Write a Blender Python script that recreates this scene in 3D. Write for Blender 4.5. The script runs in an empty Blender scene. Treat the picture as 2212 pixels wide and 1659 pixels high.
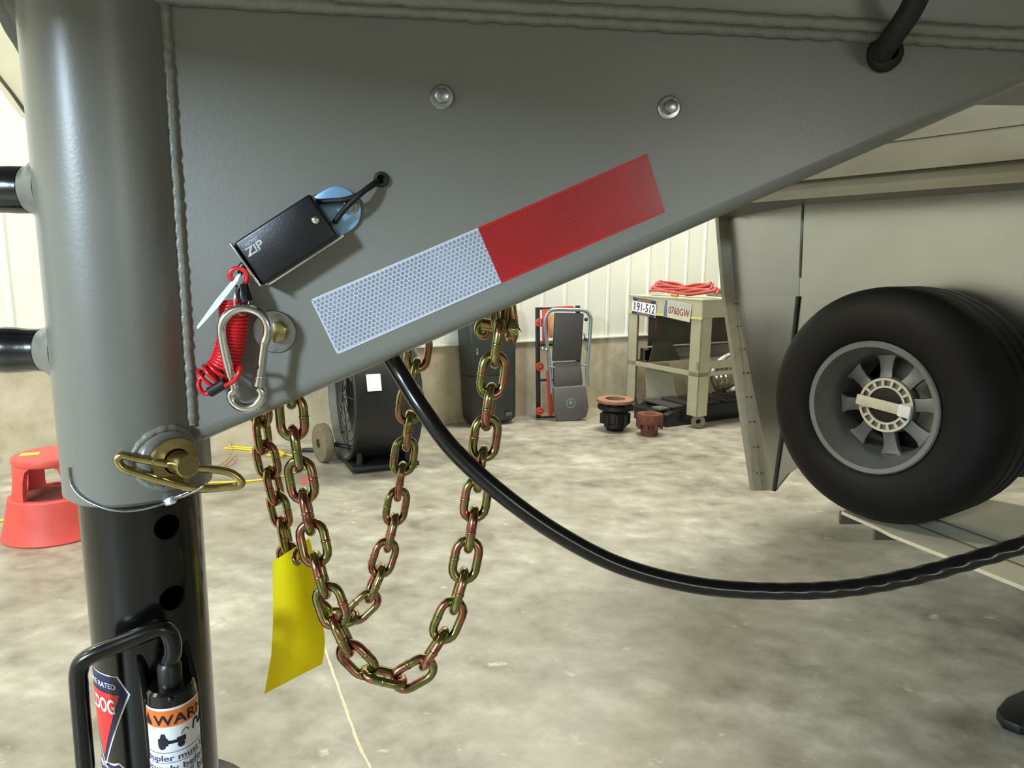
import bpy, bmesh, math, random
from mathutils import Vector, Matrix

random.seed(7)
PI = math.pi
rad = math.radians
SC = bpy.context.scene
COL = SC.collection

# ------------------------------------------------------------------ camera
IW, IH, FPX = 2212.0, 1659.0, 1530.0
PITCH, ROLL = rad(9.5), rad(0.6)
CAM = Vector((0, 0, 1.25))
_f = Vector((0, math.cos(PITCH), -math.sin(PITCH)))
_r0 = Vector((1, 0, 0))
_u0 = Vector((0, math.sin(PITCH), math.cos(PITCH)))
CR = _r0 * math.cos(ROLL) + _u0 * math.sin(ROLL)
CU = -_r0 * math.sin(ROLL) + _u0 * math.cos(ROLL)
cam_d = bpy.data.cameras.new('camera')
cam_d.sensor_width = 36.0
cam_d.lens = FPX / IW * 36.0
cam_d.clip_start = 0.02
cam_d.clip_end = 100
cam = bpy.data.objects.new('camera', cam_d)
COL.objects.link(cam)
cam.matrix_world = Matrix(((CR.x, CU.x, -_f.x, CAM.x), (CR.y, CU.y, -_f.y, CAM.y), (CR.z, CU.z, -_f.z, CAM.z), (0, 0, 0, 1)))
SC.camera = cam

# ------------------------------------------------------------------ world, lamps, exposure
SC.view_settings.view_transform = 'Standard'
SC.view_settings.look = 'None'
SC.view_settings.gamma = 1.0
SC.view_settings.use_curve_mapping = False
SC.view_settings.exposure = 0.56
wd = bpy.data.worlds.new('shop_air')
SC.world = wd
wd.use_nodes = True
wd.node_tree.nodes['Background'].inputs[0].default_value = (0.75, 0.74, 0.66, 1)
wd.node_tree.nodes['Background'].inputs[1].default_value = 0.08


def area_light(name, loc, target, sx, sy, power, color):
    d = bpy.data.lights.new(name, 'AREA')
    d.shape = 'RECTANGLE'
    d.size, d.size_y = sx, sy
    d.energy = power
    d.color = color
    o = bpy.data.objects.new(name, d)
    COL.objects.link(o)
    o.location = loc
    o.rotation_euler = (Vector(target) - Vector(loc)).to_track_quat('-Z', 'Y').to_euler()
    return o


area_light('bay_door_daylight', (3.15, -4.6, 1.98), (0.4, 0.6, 1.3), 1.5, 0.45, 16, (1.0, 0.97, 0.92))
WARM = (1.0, 0.94, 0.82)
area_light('bay_lamp_key', (-2.8, -3.4, 2.65), (-0.2, 0.6, 1.2), 0.55, 0.55, 215, (0.68, 0.85, 1.0))
for lx, ly, pw in ((-3.6, 1.1, 150), (0.8, 5.1, 150), (2.4, 5.6, 40), (4.6, 2.2, 25), (1.6, -3.2, 8), (-4.6, -1.2, 75)):
    area_light('bay_lamp', (lx, ly, 4.55), (lx, ly, 0), 1.2, 0.35, pw, WARM)


# ------------------------------------------------------------------ pixel helpers (pixel -> real point)
def ray(x, y):
    return _f + CR * ((x - IW / 2) / FPX) + CU * ((IH / 2 - y) / FPX)


def at_plane(x, y, p, n):
    d = ray(x, y)
    return CAM + d * ((p - CAM).dot(n) / d.dot(n))


def at_floor(x, y, z=0.0):
    return at_plane(x, y, Vector((0, 0, z)), Vector((0, 0, 1)))


def at_y(x, y, Y):
    return at_plane(x, y, Vector((0, Y, 0)), Vector((0, 1, 0)))


def ray_cyl(x, y, axis, r):
    d = ray(x, y)
    ox, oy = CAM.x - axis.x, CAM.y - axis.y
    a = d.x * d.x + d.y * d.y
    b = 2 * (ox * d.x + oy * d.y)
    c = ox * ox + oy * oy - r * r
    q = b * b - 4 * a * c
    t = (-b - math.sqrt(max(q, 0))) / (2 * a)
    return CAM + d * t


NY = rad(5.0)
U = Vector((math.cos(NY), math.sin(NY), 0))
W = Vector((math.sin(NY), -math.cos(NY), 0))
V = Vector((0, 0, 1))
NP0 = at_y(1050, 550, 0.60)


def N(x, y, w=0.0):
    return at_plane(x, y, NP0 + W * w, W)


# ------------------------------------------------------------------ materials
def lin(c):
    return tuple(((v / 255.0) / 12.92 if v / 255.0 <= 0.04045 else ((v / 255.0 + 0.055) / 1.055) ** 2.4) for v in c)


class NT:
    def __init__(s, m):
        s.nt = m.node_tree
        s.n = s.nt.nodes
        s.l = s.nt.links

    def node(s, t, **kw):
        n = s.n.new(t)
        for k, v in kw.items():
            setattr(n, k, v)
        return n

    def math(s, op, a, b=None, clamp=False):
        n = s.n.new('ShaderNodeMath')
        n.operation = op
        n.use_clamp = clamp
        for i, v in enumerate((a, b)):
            if v is None:
                continue
            if isinstance(v, (int, float)):
                n.inputs[i].default_value = v
            else:
                s.l.new(v, n.inputs[i])
        return n.outputs[0]

    def mix(s, fac, c1, c2):
        n = s.n.new('ShaderNodeMix')
        n.data_type = 'RGBA'
        for sock, v in ((n.inputs[0], fac), (n.inputs[6], c1), (n.inputs[7], c2)):
            if isinstance(v, (int, float)):
                sock.default_value = v
            elif isinstance(v, tuple):
                sock.default_value = (*v[:3], 1)
            else:
                s.l.new(v, sock)
        return n.outputs[2]

    def ramp(s, fac, stops):
        n = s.n.new('ShaderNodeValToRGB')
        s.l.new(fac, n.inputs[0])
        e = n.color_ramp.elements
        while len(e) < len(stops):
            e.new(0.5)
        for el, (p, c) in zip(e, stops):
            el.position = p
            el.color = (*c[:3], 1)
        return n.outputs[0]

    def noise(s, vec, scale, detail=4, rough=0.5):
        n = s.n.new('ShaderNodeTexNoise')
        n.inputs['Scale'].default_value = scale
        n.inputs['Detail'].default_value = detail
        n.inputs['Roughness'].default_value = rough
        if vec is not None:
            s.l.new(vec, n.inputs['Vector'])
        return n.outputs[0]


def base_mat(name):
    m = bpy.data.materials.new(name)
    m.use_nodes = True
    t = NT(m)
    return m, t, t.n['Principled BSDF']


def mat(name, c, rough=0.5, metal=0.0, var=0.12, scale=30.0, bump=0.0, bscale=200.0, coat=0.0, spec=0.5, crough=0.06):
    m, t, p = base_mat(name)
    c = lin(c)
    pos = t.node('ShaderNodeNewGeometry').outputs['Position']
    nz = t.noise(pos, scale, 5)
    lo = tuple(v * (1 - var) for v in c)
    hi = tuple(min(1, v * (1 + var)) for v in c)
    t.l.new(t.ramp(nz, [(0.3, lo), (0.7, hi)]), p.inputs['Base Color'])
    t.l.new(t.math('ADD', t.math('MULTIPLY', nz, 0.12), rough - 0.06, True), p.inputs['Roughness'])
    p.inputs['Metallic'].default_value = metal
    p.inputs['Coat Weight'].default_value = coat
    p.inputs['Coat Roughness'].default_value = crough
    p.inputs['Specular IOR Level'].default_value = spec
    if bump:
        b = t.node('ShaderNodeBump')
        b.inputs['Strength'].default_value = bump
        b.inputs['Distance'].default_value = 0.002
        t.l.new(t.noise(pos, bscale, 3), b.inputs['Height'])
        t.l.new(b.outputs[0], p.inputs['Normal'])
    return m


M = {}
M['grey_paint'] = mat('grey_paint', (119, 119, 112), 0.34, 0.0, 0.03, 6, 0.06, 350, coat=0.4, crough=0.3)
M['weld'] = mat('weld', (130, 130, 120), 0.36, 0.0, 0.06, 90, 0.3, 420)
M['black_gloss'] = mat('black_gloss', (9, 9, 10), 0.2, 0.0, 0.1, 20, coat=0.2, crough=0.12)
M['black_satin'] = mat('black_satin', (22, 22, 22), 0.38, 0.0, 0.12, 30)
M['black_grip'] = mat('black_grip', (14, 14, 17), 0.22, 0.0, 0.1, 60, 0.15, 90, coat=0.4)
M['black_rubber'] = mat('black_rubber', (18, 18, 18), 0.6, 0.0, 0.15, 40, 0.1, 300)
M['tyre_rubber'] = mat('tyre_rubber', (13, 12, 12), 0.6, 0.0, 0.15, 25, 0.1, 150, spec=0.2)
M['black_plastic'] = mat('black_plastic', (14, 15, 18), 0.34, 0.0, 0.08, 40, 0.05, 500)
M['black_void'] = mat('black_void', (5, 5, 5), 0.9, 0.0, 0.1, 30)
M['chrome'] = mat('chrome', (225, 225, 222), 0.12, 1.0, 0.02, 30)
M['zinc'] = mat('zinc', (175, 178, 182), 0.28, 1.0, 0.08, 120)
M['blue_zinc'] = mat('blue_zinc', (150, 192, 236), 0.32, 0.5, 0.06, 60)
M['gold_zinc'] = mat('gold_zinc', (182, 166, 116), 0.24, 1.0, 0.15, 90)
M['red_plastic'] = mat('red_plastic', (206, 14, 28), 0.3, 0.0, 0.08, 80, coat=0.3)
M['red_stool'] = mat('red_stool', (204, 78, 70), 0.5, 0.0, 0.08, 14, 0.1, 200)
M['stool_tread'] = mat('stool_tread', (112, 48, 48), 0.85, 0.0, 0.12, 60, 0.4, 300)
M['yellow_label'] = mat('yellow_label', (232, 196, 70), 0.5, 0.0, 0.1, 60)
M['yellow_cord'] = mat('yellow_cord', (240, 206, 40), 0.45, 0.0, 0.06, 60)
M['paper'] = mat('paper', (225, 228, 230), 0.7, 0.0, 0.04, 50)
M['white_print'] = mat('white_print', (236, 238, 242), 0.4, 0.0, 0.03, 60)
M['grey_print'] = mat('grey_print', (190, 194, 206), 0.4, 0.0, 0.05, 60)
M['orange_print'] = mat('orange_print', (236, 122, 50), 0.4, 0.0, 0.04, 60)
M['navy_print'] = mat('navy_print', (28, 34, 78), 0.4, 0.0, 0.06, 60)
M['ink'] = mat('ink', (22, 22, 40), 0.5, 0.0, 0.06, 60)
M['blue_ink'] = mat('blue_ink', (70, 82, 140), 0.5, 0.0, 0.06, 60)
M['red_print'] = mat('red_print', (222, 44, 46), 0.4, 0.0, 0.05, 60)
M['faded_red_ink'] = mat('faded_red_ink', (176, 96, 110), 0.6, 0.0, 0.08, 80)
M['copper_wire'] = mat('copper_wire', (176, 110, 60), 0.4, 0.4, 0.1, 60)
M['aluminium'] = mat('aluminium', (150, 150, 148), 0.25, 1.0, 0.06, 5, 0.05, 40)
M['aluminium_dull'] = mat('aluminium_dull', (98, 95, 82), 0.42, 0.6, 0.06, 8, 0.05, 60)
M['alu_strip'] = mat('alu_strip', (116, 112, 97), 0.42, 0.4, 0.1, 30)
M['wheel_alloy'] = mat('wheel_alloy', (112, 114, 115), 0.4, 0.5, 0.05, 30)
M['beige_plate'] = mat('beige_plate', (200, 196, 176), 0.5, 0.1, 0.06, 60)
M['cart_paint'] = mat('cart_paint', (188, 184, 160), 0.42, 0.35, 0.06, 12)
M['pad_vinyl'] = mat('pad_vinyl', (62, 60, 58), 0.55, 0.0, 0.08, 40, 0.1, 300)
M['pad_light'] = mat('pad_light', (92, 88, 84), 0.55, 0.0, 0.08, 40, 0.1, 300)
M['frame_grey'] = mat('frame_grey', (132, 146, 150), 0.35, 0.4, 0.05, 30)
M['frame_red'] = mat('frame_red', (206, 66, 50), 0.4, 0.0, 0.08, 30)
M['frame_black'] = mat('frame_black', (34, 34, 32), 0.4, 0.0, 0.1, 30)
M['tan_pad'] = mat('tan_pad', (214, 160, 104), 0.5, 0.0, 0.08, 30)
M['bin_plastic'] = mat('bin_plastic', (50, 54, 52), 0.5, 0.0, 0.08, 20, 0.08, 200)
M['fan_black'] = mat('fan_black', (28, 28, 28), 0.42, 0.0, 0.12, 20)
M['fan_grey'] = mat('fan_grey', (98, 98, 90), 0.5, 0.2, 0.1, 20)
M['tan_wheel'] = mat('tan_wheel', (112, 104, 84), 0.7, 0.0, 0.15, 30)
M['iron_black'] = mat('iron_black', (34, 30, 28), 0.5, 0.5, 0.25, 30, 0.3, 120)
M['iron_rust'] = mat('iron_rust', (98, 56, 38), 0.75, 0.2, 0.35, 35, 0.4, 120)
M['iron_rust_light'] = mat('iron_rust_light', (142, 106, 82), 0.7, 0.2, 0.2, 40)
M['hose_red'] = mat('hose_red', (166, 66, 60), 0.5, 0.0, 0.1, 40)
M['brass'] = mat('brass', (200, 160, 90), 0.3, 0.9, 0.1, 60)
M['strip_green'] = mat('strip_green', (196, 196, 112), 0.5, 0.0, 0.1, 60)
M['platform_metal'] = mat('platform_metal', (190, 184, 160), 0.5, 0.2, 0.05, 8)
M['jack_navy'] = mat('jack_navy', (24, 28, 40), 0.42, 0.0, 0.1, 20)
M['cover_beige'] = mat('cover_beige', (176, 172, 146), 0.6, 0.0, 0.03, 10)
M['wall_steel'] = mat('wall_steel', (226, 228, 216), 0.42, 0.0, 0.02, 3)
M['ceiling_white'] = mat('ceiling_white', (214, 214, 204), 0.6, 0.0, 0.02, 3)


def stained_concrete(name, stops, sc1, sc2, rough):
    m, t, p = base_mat(name)
    pos = t.node('ShaderNodeNewGeometry').outputs['Position']
    mp = t.node('ShaderNodeMapping')
    mp.inputs['Rotation'].default_value = (0, 0, 0.55)
    mp.inputs['Scale'].default_value = (1.0, 1.25, 1.0)
    t.l.new(pos, mp.inputs['Vector'])
    a = t.noise(mp.outputs[0], sc1, 8, 0.62)
    b = t.noise(mp.outputs[0], sc2, 6, 0.6)
    f = t.math('ADD', t.math('MULTIPLY', a, 0.55), t.math('MULTIPLY', b, 0.45))
    col = t.ramp(f, stops)
    big = t.noise(mp.outputs[0], 1.3, 5, 0.6)
    spots = t.noise(pos, 5.5, 3, 0.7)
    sp = t.ramp(spots, [(0.64, (0, 0, 0)), (0.70, (1, 1, 1))])
    col = t.mix(t.math('MULTIPLY', sp, 0.35), col, lin((116, 110, 96)))
    lt = t.ramp(t.noise(mp.outputs[0], 9.0, 3, 0.6), [(0.66, (0, 0, 0)), (0.74, (1, 1, 1))])
    col = t.mix(t.math('MULTIPLY', lt, 0.5), col, lin((214, 210, 196)))
    col = t.mix(t.math('MULTIPLY', t.ramp(big, [(0.42, (0, 0, 0)), (0.68, (1, 1, 1))]), 0.38), col, lin((118, 113, 99)))
    t.l.new(col, p.inputs['Base Color'])
    t.l.new(t.ramp(b, [(0.3, (rough - 0.1,) * 3), (0.7, (rough + 0.12,) * 3)]), p.inputs['Roughness'])
    bp = t.node('ShaderNodeBump')
    bp.inputs['Strength'].default_value = 0.12
    bp.inputs['Distance'].default_value = 0.004
    t.l.new(b, bp.inputs['Height'])
    t.l.new(bp.outputs[0], p.inputs['Normal'])
    return m


M['floor'] = stained_concrete('floor_concrete', [(0.36, lin((108, 104, 91))), (0.46, lin((140, 136, 123))), (0.55, lin((158, 155, 142))), (0.66, lin((188, 185, 173)))], 1.7, 7.5, 0.42)
M['stem'] = stained_concrete('stem_concrete', [(0.34, lin((170, 160, 132))), (0.5, lin((194, 184, 158))), (0.66, lin((210, 202, 180)))], 1.5, 6.0, 0.8)

# yellow-chromate chain: an iridescent film of olive, gold, rose and brown
m, t, p = base_mat('chain_chromate')
pos = t.node('ShaderNodeNewGeometry').outputs['Position']
nz = t.noise(pos, 62, 3, 0.5)
col = t.ramp(nz, [(0.30, lin((132, 88, 76))), (0.41, lin((188, 126, 106))), (0.48, lin((158, 138, 96))), (0.55, lin((132, 148, 88))), (0.62, lin((178, 158, 110))), (0.70, lin((182, 112, 106)))])
t.l.new(col, p.inputs['Base Color'])
p.inputs['Metallic'].default_value = 1.0
p.inputs['Roughness'].default_value = 0.19
M['chain'] = m


def film(name, line, cell, line_w, metal, rough, blot=None):
    """retroreflective sheeting: round cells in a honeycomb of lines (flat print)"""
    m, t, p = base_mat(name)
    uv = t.node('ShaderNodeUVMap')
    uv.uv_map = 'UVMap'
    sep = t.node('ShaderNodeSeparateXYZ')
    t.l.new(uv.outputs[0], sep.inputs[0])
    x, y = sep.outputs[0], sep.outputs[1]
    k = 2 * PI / 0.0033
    c = None
    for ang in (90, 210, 330):
        d = t.math('ADD', t.math('MULTIPLY', x, k * math.cos(rad(ang))), t.math('MULTIPLY', y, k * math.sin(rad(ang))))
        cc = t.math('COSINE', d)
        c = cc if c is None else t.math('ADD', c, cc)
    mask = t.ramp(t.math('ADD', t.math('MULTIPLY', c, 0.2), 0.4, True), [(line_w, (1, 1, 1)), (line_w + 0.10, (0, 0, 0))])
    pos = t.node('ShaderNodeNewGeometry').outputs['Position']
    nz = t.noise(pos, 22, 3)
    cellc = t.ramp(nz, [(0.35, tuple(v * 0.86 for v in lin(cell))), (0.65, tuple(min(1, v * 1.12) for v in lin(cell)))])
    t.l.new(t.mix(mask, cellc, lin(line)), p.inputs['Base Color'])
    p.inputs['Metallic'].default_value = metal
    p.inputs['Roughness'].default_value = rough
    p.inputs['Coat Weight'].default_value = 0.5
    p.inputs['Coat Roughness'].default_value = 0.15
    return m


M['tape_white'] = film('tape_white', (196, 200, 210), (132, 140, 154), 0.20, 0.0, 0.35)
M['tape_red'] = film('tape_red', (178, 20, 36), (150, 4, 20), 0.12, 0.0, 0.3)
M['tape_white_edge'] = mat('tape_white_edge', (196, 200, 210), 0.35, 0, 0.02, 60)
M['tape_red_edge'] = mat('tape_red_edge', (190, 18, 30), 0.35, 0, 0.03, 60)
m, t, p = base_mat('tag_yellow')
p.inputs['Base Color'].default_value = (*lin((252, 242, 30)), 1)
p.inputs['Roughness'].default_value = 0.4
nzt = t.noise(t.node('ShaderNodeNewGeometry').outputs['Position'], 20, 3)
ycol = t.ramp(nzt, [(0.3, lin((248, 236, 16))), (0.7, lin((254, 246, 30)))])
t.l.new(ycol, p.inputs['Base Color'])
tr_n = t.node('ShaderNodeBsdfTranslucent')
t.l.new(ycol, tr_n.inputs[0])
ms_n = t.node('ShaderNodeMixShader')
ms_n.inputs[0].default_value = 0.5
t.l.new(p.outputs[0], ms_n.inputs[1])
t.l.new(tr_n.outputs[0], ms_n.inputs[2])
t.l.new(ms_n.outputs[0], t.n['Material Output'].inputs[0])
M['tag_yellow'] = m


# ------------------------------------------------------------------ object helpers
LOC = {}


def wloc(o):
    return LOC.get(o.name, Vector((0, 0, 0))) if o is not None else Vector((0, 0, 0))


def tag(o, label, cat, group=None, kind=None):
    if label:
        o['label'] = label
    if cat:
        o['category'] = cat
    if group:
        o['group'] = group
    if kind:
        o['kind'] = kind
    return o


def thing(name, label, cat, loc, group=None):
    o = bpy.data.objects.new(name, None)
    COL.objects.link(o)
    o.empty_display_size = 0.05
    o.location = loc
    LOC[o.name] = Vector(loc)
    return tag(o, label, cat, group)


class MB:
    def __init__(s):
        s.v, s.f = [], []

    def add(s, vs, fs):
        b = len(s.v)
        s.v += [Vector(v) for v in vs]
        s.f += [tuple(i + b for i in f) for f in fs]
        return s

    def box(s, c, size, axes=(Vector((1, 0, 0)), Vector((0, 1, 0)), Vector((0, 0, 1)))):
        c = Vector(c)
        h = [axes[i].normalized() * size[i] / 2 for i in range(3)]
        vs = [c + h[0] * a + h[1] * b + h[2] * d for d in (-1, 1) for b in (-1, 1) for a in (-1, 1)]
        return s.add(vs, [(0, 2, 3, 1), (4, 5, 7, 6), (0, 1, 5, 4), (2, 6, 7, 3), (0, 4, 6, 2), (1, 3, 7, 5)])

    def prism(s, pts, ext):
        n = len(pts)
        pts = [Vector(p) for p in pts]
        vs = pts + [p + ext for p in pts]
        fs = [tuple(range(n))[::-1], tuple(range(n, 2 * n))]
        fs += [(i, (i + 1) % n, n + (i + 1) % n, n + i) for i in range(n)]
        return s.add(vs, fs)

    def loft(s, rings, closed_ring=True, caps=True, closed=False):
        n = len(rings[0])
        vs = [p for r in rings for p in r]
        fs = []
        m = len(rings)
        for i in range(m if closed else m - 1):
            j = (i + 1) % m
            for k in range(n if closed_ring else n - 1):
                l = (k + 1) % n
                fs.append((i * n + k, i * n + l, j * n + l, j * n + k))
        if caps and not closed:
            fs.append(tuple(range(n))[::-1])
            fs.append(tuple(range((m - 1) * n, m * n)))
        return s.add(vs, fs)

    def tube(s, path, r, seg=12, closed=False, caps=True, flat=1.0):
        path = [Vector(p) for p in path]
        n = len(path)
        rs = r if isinstance(r, (list, tuple)) else [r] * n
        tg = []
        for i in range(n):
            a = path[(i - 1) % n] if (closed or i > 0) else path[i]
            b = path[(i + 1) % n] if (closed or i < n - 1) else path[i]
            tg.append((b - a).normalized())
        ref = Vector((0, 0, 1)) if abs(tg[0].z) < 0.9 else Vector((1, 0, 0))
        nr = tg[0].cross(ref).normalized()
        rings = []
        for i in range(n):
            nr = (nr - tg[i] * nr.dot(tg[i])).normalized()
            bi = tg[i].cross(nr)
            rings.append([path[i] + (nr * math.cos(2 * PI * k / seg) + bi * math.sin(2 * PI * k / seg) * flat) * rs[i] for k in range(seg)])
        return s.loft(rings, True, caps, closed)

    def cyl(s, p0, p1, r, seg=24, r1=None):
        return s.tube([p0, p1], [r, r if r1 is None else r1], seg)

    def lathe(s, prof, o, ax, seg=32, closed=False, caps=True, a0=0.0, a1=2 * PI):
        o, ax = Vector(o), Vector(ax).normalized()
        ref = Vector((0, 0, 1)) if abs(ax.z) < 0.9 else Vector((1, 0, 0))
        e1 = ax.cross(ref).normalized()
        e2 = ax.cross(e1)
        rings = [[o + ax * h + (e1 * math.cos(2 * PI * k / seg) + e2 * math.sin(2 * PI * k / seg)) * r for k in range(seg)] for r, h in prof]
        return s.loft(rings, True, caps, closed)

    def hexa(s, o, ax, r, h, rot=0.0):
        ax = Vector(ax).normalized()
        ref = Vector((0, 0, 1)) if abs(ax.z) < 0.9 else Vector((1, 0, 0))
        e1 = ax.cross(ref).normalized()
        e2 = ax.cross(e1)
        pts = [Vector(o) + (e1 * math.cos(rot + k * PI / 3) + e2 * math.sin(rot + k * PI / 3)) * r for k in range(6)]
        return s.prism(pts, ax * h)

    def sphere(s, c, r, seg=16, axis=(0, 0, 1), sq=1.0):
        prof = [(r * math.sin(PI * i / 10) if 0 < i < 10 else 1e-5, -r * sq * math.cos(PI * i / 10)) for i in range(11)]
        return s.lathe(prof, c, axis, seg)

    def build(s, name, m, parent=None, bevel=0.0, smooth=35, origin=None, bseg=2, uv=None):
        me = bpy.data.meshes.new(name)
        if parent is None:
            if origin is None:
                xs, ys, zs = [v.x for v in s.v], [v.y for v in s.v], [v.z for v in s.v]
                origin = Vector(((min(xs) + max(xs)) / 2, (min(ys) + max(ys)) / 2, min(zs)))
            base = Vector(origin)
        else:
            base = wloc(parent)
        me.from_pydata([v - base for v in s.v], [], s.f)
        bm = bmesh.new()
        bm.from_mesh(me)
        bmesh.ops.recalc_face_normals(bm, faces=bm.faces)
        if bevel:
            ed = [e for e in bm.edges if len(e.link_faces) == 2 and e.calc_face_angle(0) > rad(30)]
            bmesh.ops.bevel(bm, geom=ed, offset=bevel, segments=bseg, profile=0.5, affect='EDGES', clamp_overlap=True)
        bm.to_mesh(me)
        bm.free()
        if smooth:
            me.polygons.foreach_set('use_smooth', [True] * len(me.polygons))
            me.set_sharp_from_angle(angle=rad(smooth))
        me.materials.append(M[m] if isinstance(m, str) else m)
        if uv:
            lay = me.uv_layers.new(name='UVMap')
            for l in me.loops:
                lay.data[l.index].uv = uv(me.vertices[l.vertex_index].co + base)
        o = bpy.data.objects.new(name, me)
        COL.objects.link(o)
        if parent is None:
            o.location = base
            LOC[o.name] = base
        else:
            o.parent = parent
            LOC[o.name] = base.copy()
        return o


def place(me, name, parent, mw):
    """a mesh shared by many pieces, put at world matrix mw under parent"""
    o = bpy.data.objects.new(name, me)
    COL.objects.link(o)
    o.parent = parent
    o.matrix_local = Matrix.Translation(-wloc(parent)) @ mw
    return o


def spline(pts, n=8, closed=False):
    pts = [Vector(p) for p in pts]
    m = len(pts)
    out = []
    for i in range(m if closed else m - 1):
        g = (lambda k: pts[k % m]) if closed else (lambda k: pts[min(max(k, 0), m - 1)])
        p0, p1, p2, p3 = g(i - 1), g(i), g(i + 1), g(i + 2)
        for j in range(n):
            t = j / n
            out.append(0.5 * ((2 * p1) + (p2 - p0) * t + (2 * p0 - 5 * p1 + 4 * p2 - p3) * t * t + (-p0 + 3 * p1 - 3 * p2 + p3) * t ** 3))
    if not closed:
        out.append(pts[-1])
    return out


def resample(path, n):
    ds = [0]
    for a, b in zip(path, path[1:]):
        ds.append(ds[-1] + (b - a).length)
    out = []
    j = 0
    for i in range(n):
        d = ds[-1] * i / (n - 1)
        while j < len(ds) - 2 and ds[j + 1] < d:
            j += 1
        k = (d - ds[j]) / max(ds[j + 1] - ds[j], 1e-9)
        out.append(path[j].lerp(path[j + 1], k))
    return out, ds[-1]


def text_geo(s, size):
    """letter outlines as flat triangles, (x, y) in metres, starting at 0,0"""
    cu = bpy.data.curves.new('t', 'FONT')
    cu.body = s
    cu.size = size
    cu.resolution_u = 3
    ob = bpy.data.objects.new('t', cu)
    COL.objects.link(ob)
    me = bpy.data.meshes.new_from_object(ob)
    vs = [(v.co.x, v.co.y) for v in me.vertices]
    fs = [tuple(p.vertices) for p in me.polygons]
    bpy.data.objects.remove(ob)
    bpy.data.meshes.remove(me)
    bpy.data.curves.remove(cu)
    return vs, fs


def text_on(mb, s, size, fn, width=None, bold=0.0):
    """adds the words to mb, each letter point mapped by fn(x, y)"""
    vs, fs = text_geo(s, size)
    xm = max(v[0] for v in vs)
    k = (width / xm) if width else 1.0
    offs = [(0, 0)] if not bold else [(0, 0), (bold, 0), (0, bold), (bold, bold)]
    for dx, dy in offs:
        mb.add([fn(x * k + dx, y + dy) for x, y in vs], fs)
    return mb


# ================================================================== SETTING
WT = Vector((0.863, 0.505, 0)).normalized()          # along the back wall
WN = Vector((WT.y, -WT.x, 0))                        # out of the wall, into the room
WO = Vector((0, 5.83, 0))


def WP(t, n, z):
    return WO + WT * t + WN * n + Vector((0, 0, z))


fl = MB().box(WP(1, 6.0, -0.06), (17, 13, 0.12), (WT, WN, V)).build('floor', 'floor', smooth=0)
tag(fl, 'stained grey beige concrete shop floor', None, None, 'structure')
ck = MB()
cp = [at_floor(x, y, 0.0005) for x, y in ((700, 1396), (712, 1432), (726, 1470), (738, 1505), (752, 1545), (768, 1590), (780, 1620), (800, 1659), (822, 1720))]
pts = spline(cp, 6)
ck.loft([[p + Vector((-0.003 - random.random() * 0.003, 0, 0)), p + Vector((0.003 + random.random() * 0.003, 0, 0.0004))] for p in pts], False, False)
ck.build('crack_filler', mat('crack_filler', (196, 184, 156), 0.8, 0, 0.1, 60), fl)

wall = thing('wall_back', 'white ribbed steel wall above a concrete stem wall', None, WP(0, 0, 0))
wall['kind'] = 'structure'
STEM = 0.625
pitch9 = 0.2286
prof = []
for k in range(4):
    b = k * pitch9
    prof += [(b, 0), (b + 0.014, 0.010), (b + 0.030, 0.010), (b + 0.044, 0)]
prof.append((4 * pitch9 - 0.004, 0))
pm = MB()
pm.prism([WT * s + WN * (h + 0.012) for s, h in prof] + [WT * (4 * pitch9 - 0.004), Vector((0, 0, 0))], Vector((0, 0, 4.2)))
p0 = pm.build('panel', 'wall_steel', wall, smooth=0)
pme = p0.data
bpy.data.objects.remove(p0)
for v in pme.vertices:
    v.co += wloc(wall)
for i in range(-8, 10):
    place(pme, 'panel', wall, Matrix.Translation(WP(i * 4 * pitch9 + 0.03, 0, STEM)))
MB().box(WP(1, -0.075, STEM / 2), (17, 0.19, STEM), (WT, WN, V)).build('stem_wall', 'stem', wall, smooth=0)
MB().box(WP(1, 0.024, STEM + 0.004), (17, 0.02, 0.012), (WT, WN, V)).build('base_flashing', 'wall_steel', wall, smooth=0)
for nm, c, sz in (('wall_left', WP(-7.4, 6, 2.4), (0.1, 12.6, 4.8)), ('wall_right', WP(9.4, 6, 2.4), (0.1, 12.6, 4.8)), ('wall_front', WP(1, 12.4, 2.4), (17, 0.1, 4.8))):
    tag(MB().box(c, sz, (WT, WN, V)).build(nm, 'wall_steel', smooth=0), 'white steel shop wall outside the view', None, None, 'structure')
tag(MB().box(WP(1, 6, 4.87), (17, 13, 0.1), (WT, WN, V)).build('ceiling', 'ceiling_white', smooth=0), 'white shop ceiling', None, None, 'structure')

# ================================================================== GOOSENECK (foreground trailer neck)
TAX = N(300, 1000, -0.0215)                            # axis of the vertical neck tube
TR = 0.058


def T(al, r, z):
    q = TAX + (U * math.cos(rad(al)) + W * math.sin(rad(al))) * r
    return Vector((q.x, q.y, z))


neck = thing('gooseneck_trailer', 'grey painted gooseneck trailer neck with welded vertical tube and tapering side plate', 'trailer neck', (TAX.x, TAX.y, 1.0))
TZ0 = ray_cyl(265, 1098, TAX, TR).z
L0, L1 = N(440, -4), N(2212, 91)                      # weld line under the beam
BE = (L1 - L0).normalized()
BN = BE.cross(W)
BN = BN if BN.z > 0 else -BN
TZ1 = L0.z + 0.05

tb = MB()
tb.lathe([(TR, TZ0 + 0.003), (TR, TZ1), (TR - 0.009, TZ1), (TR - 0.009, TZ0), (TR - 0.003, TZ0)], Vector((TAX.x, TAX.y, 0)), V, 72, closed=True)
tb.build('neck_tube', 'grey_paint', neck)

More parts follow.
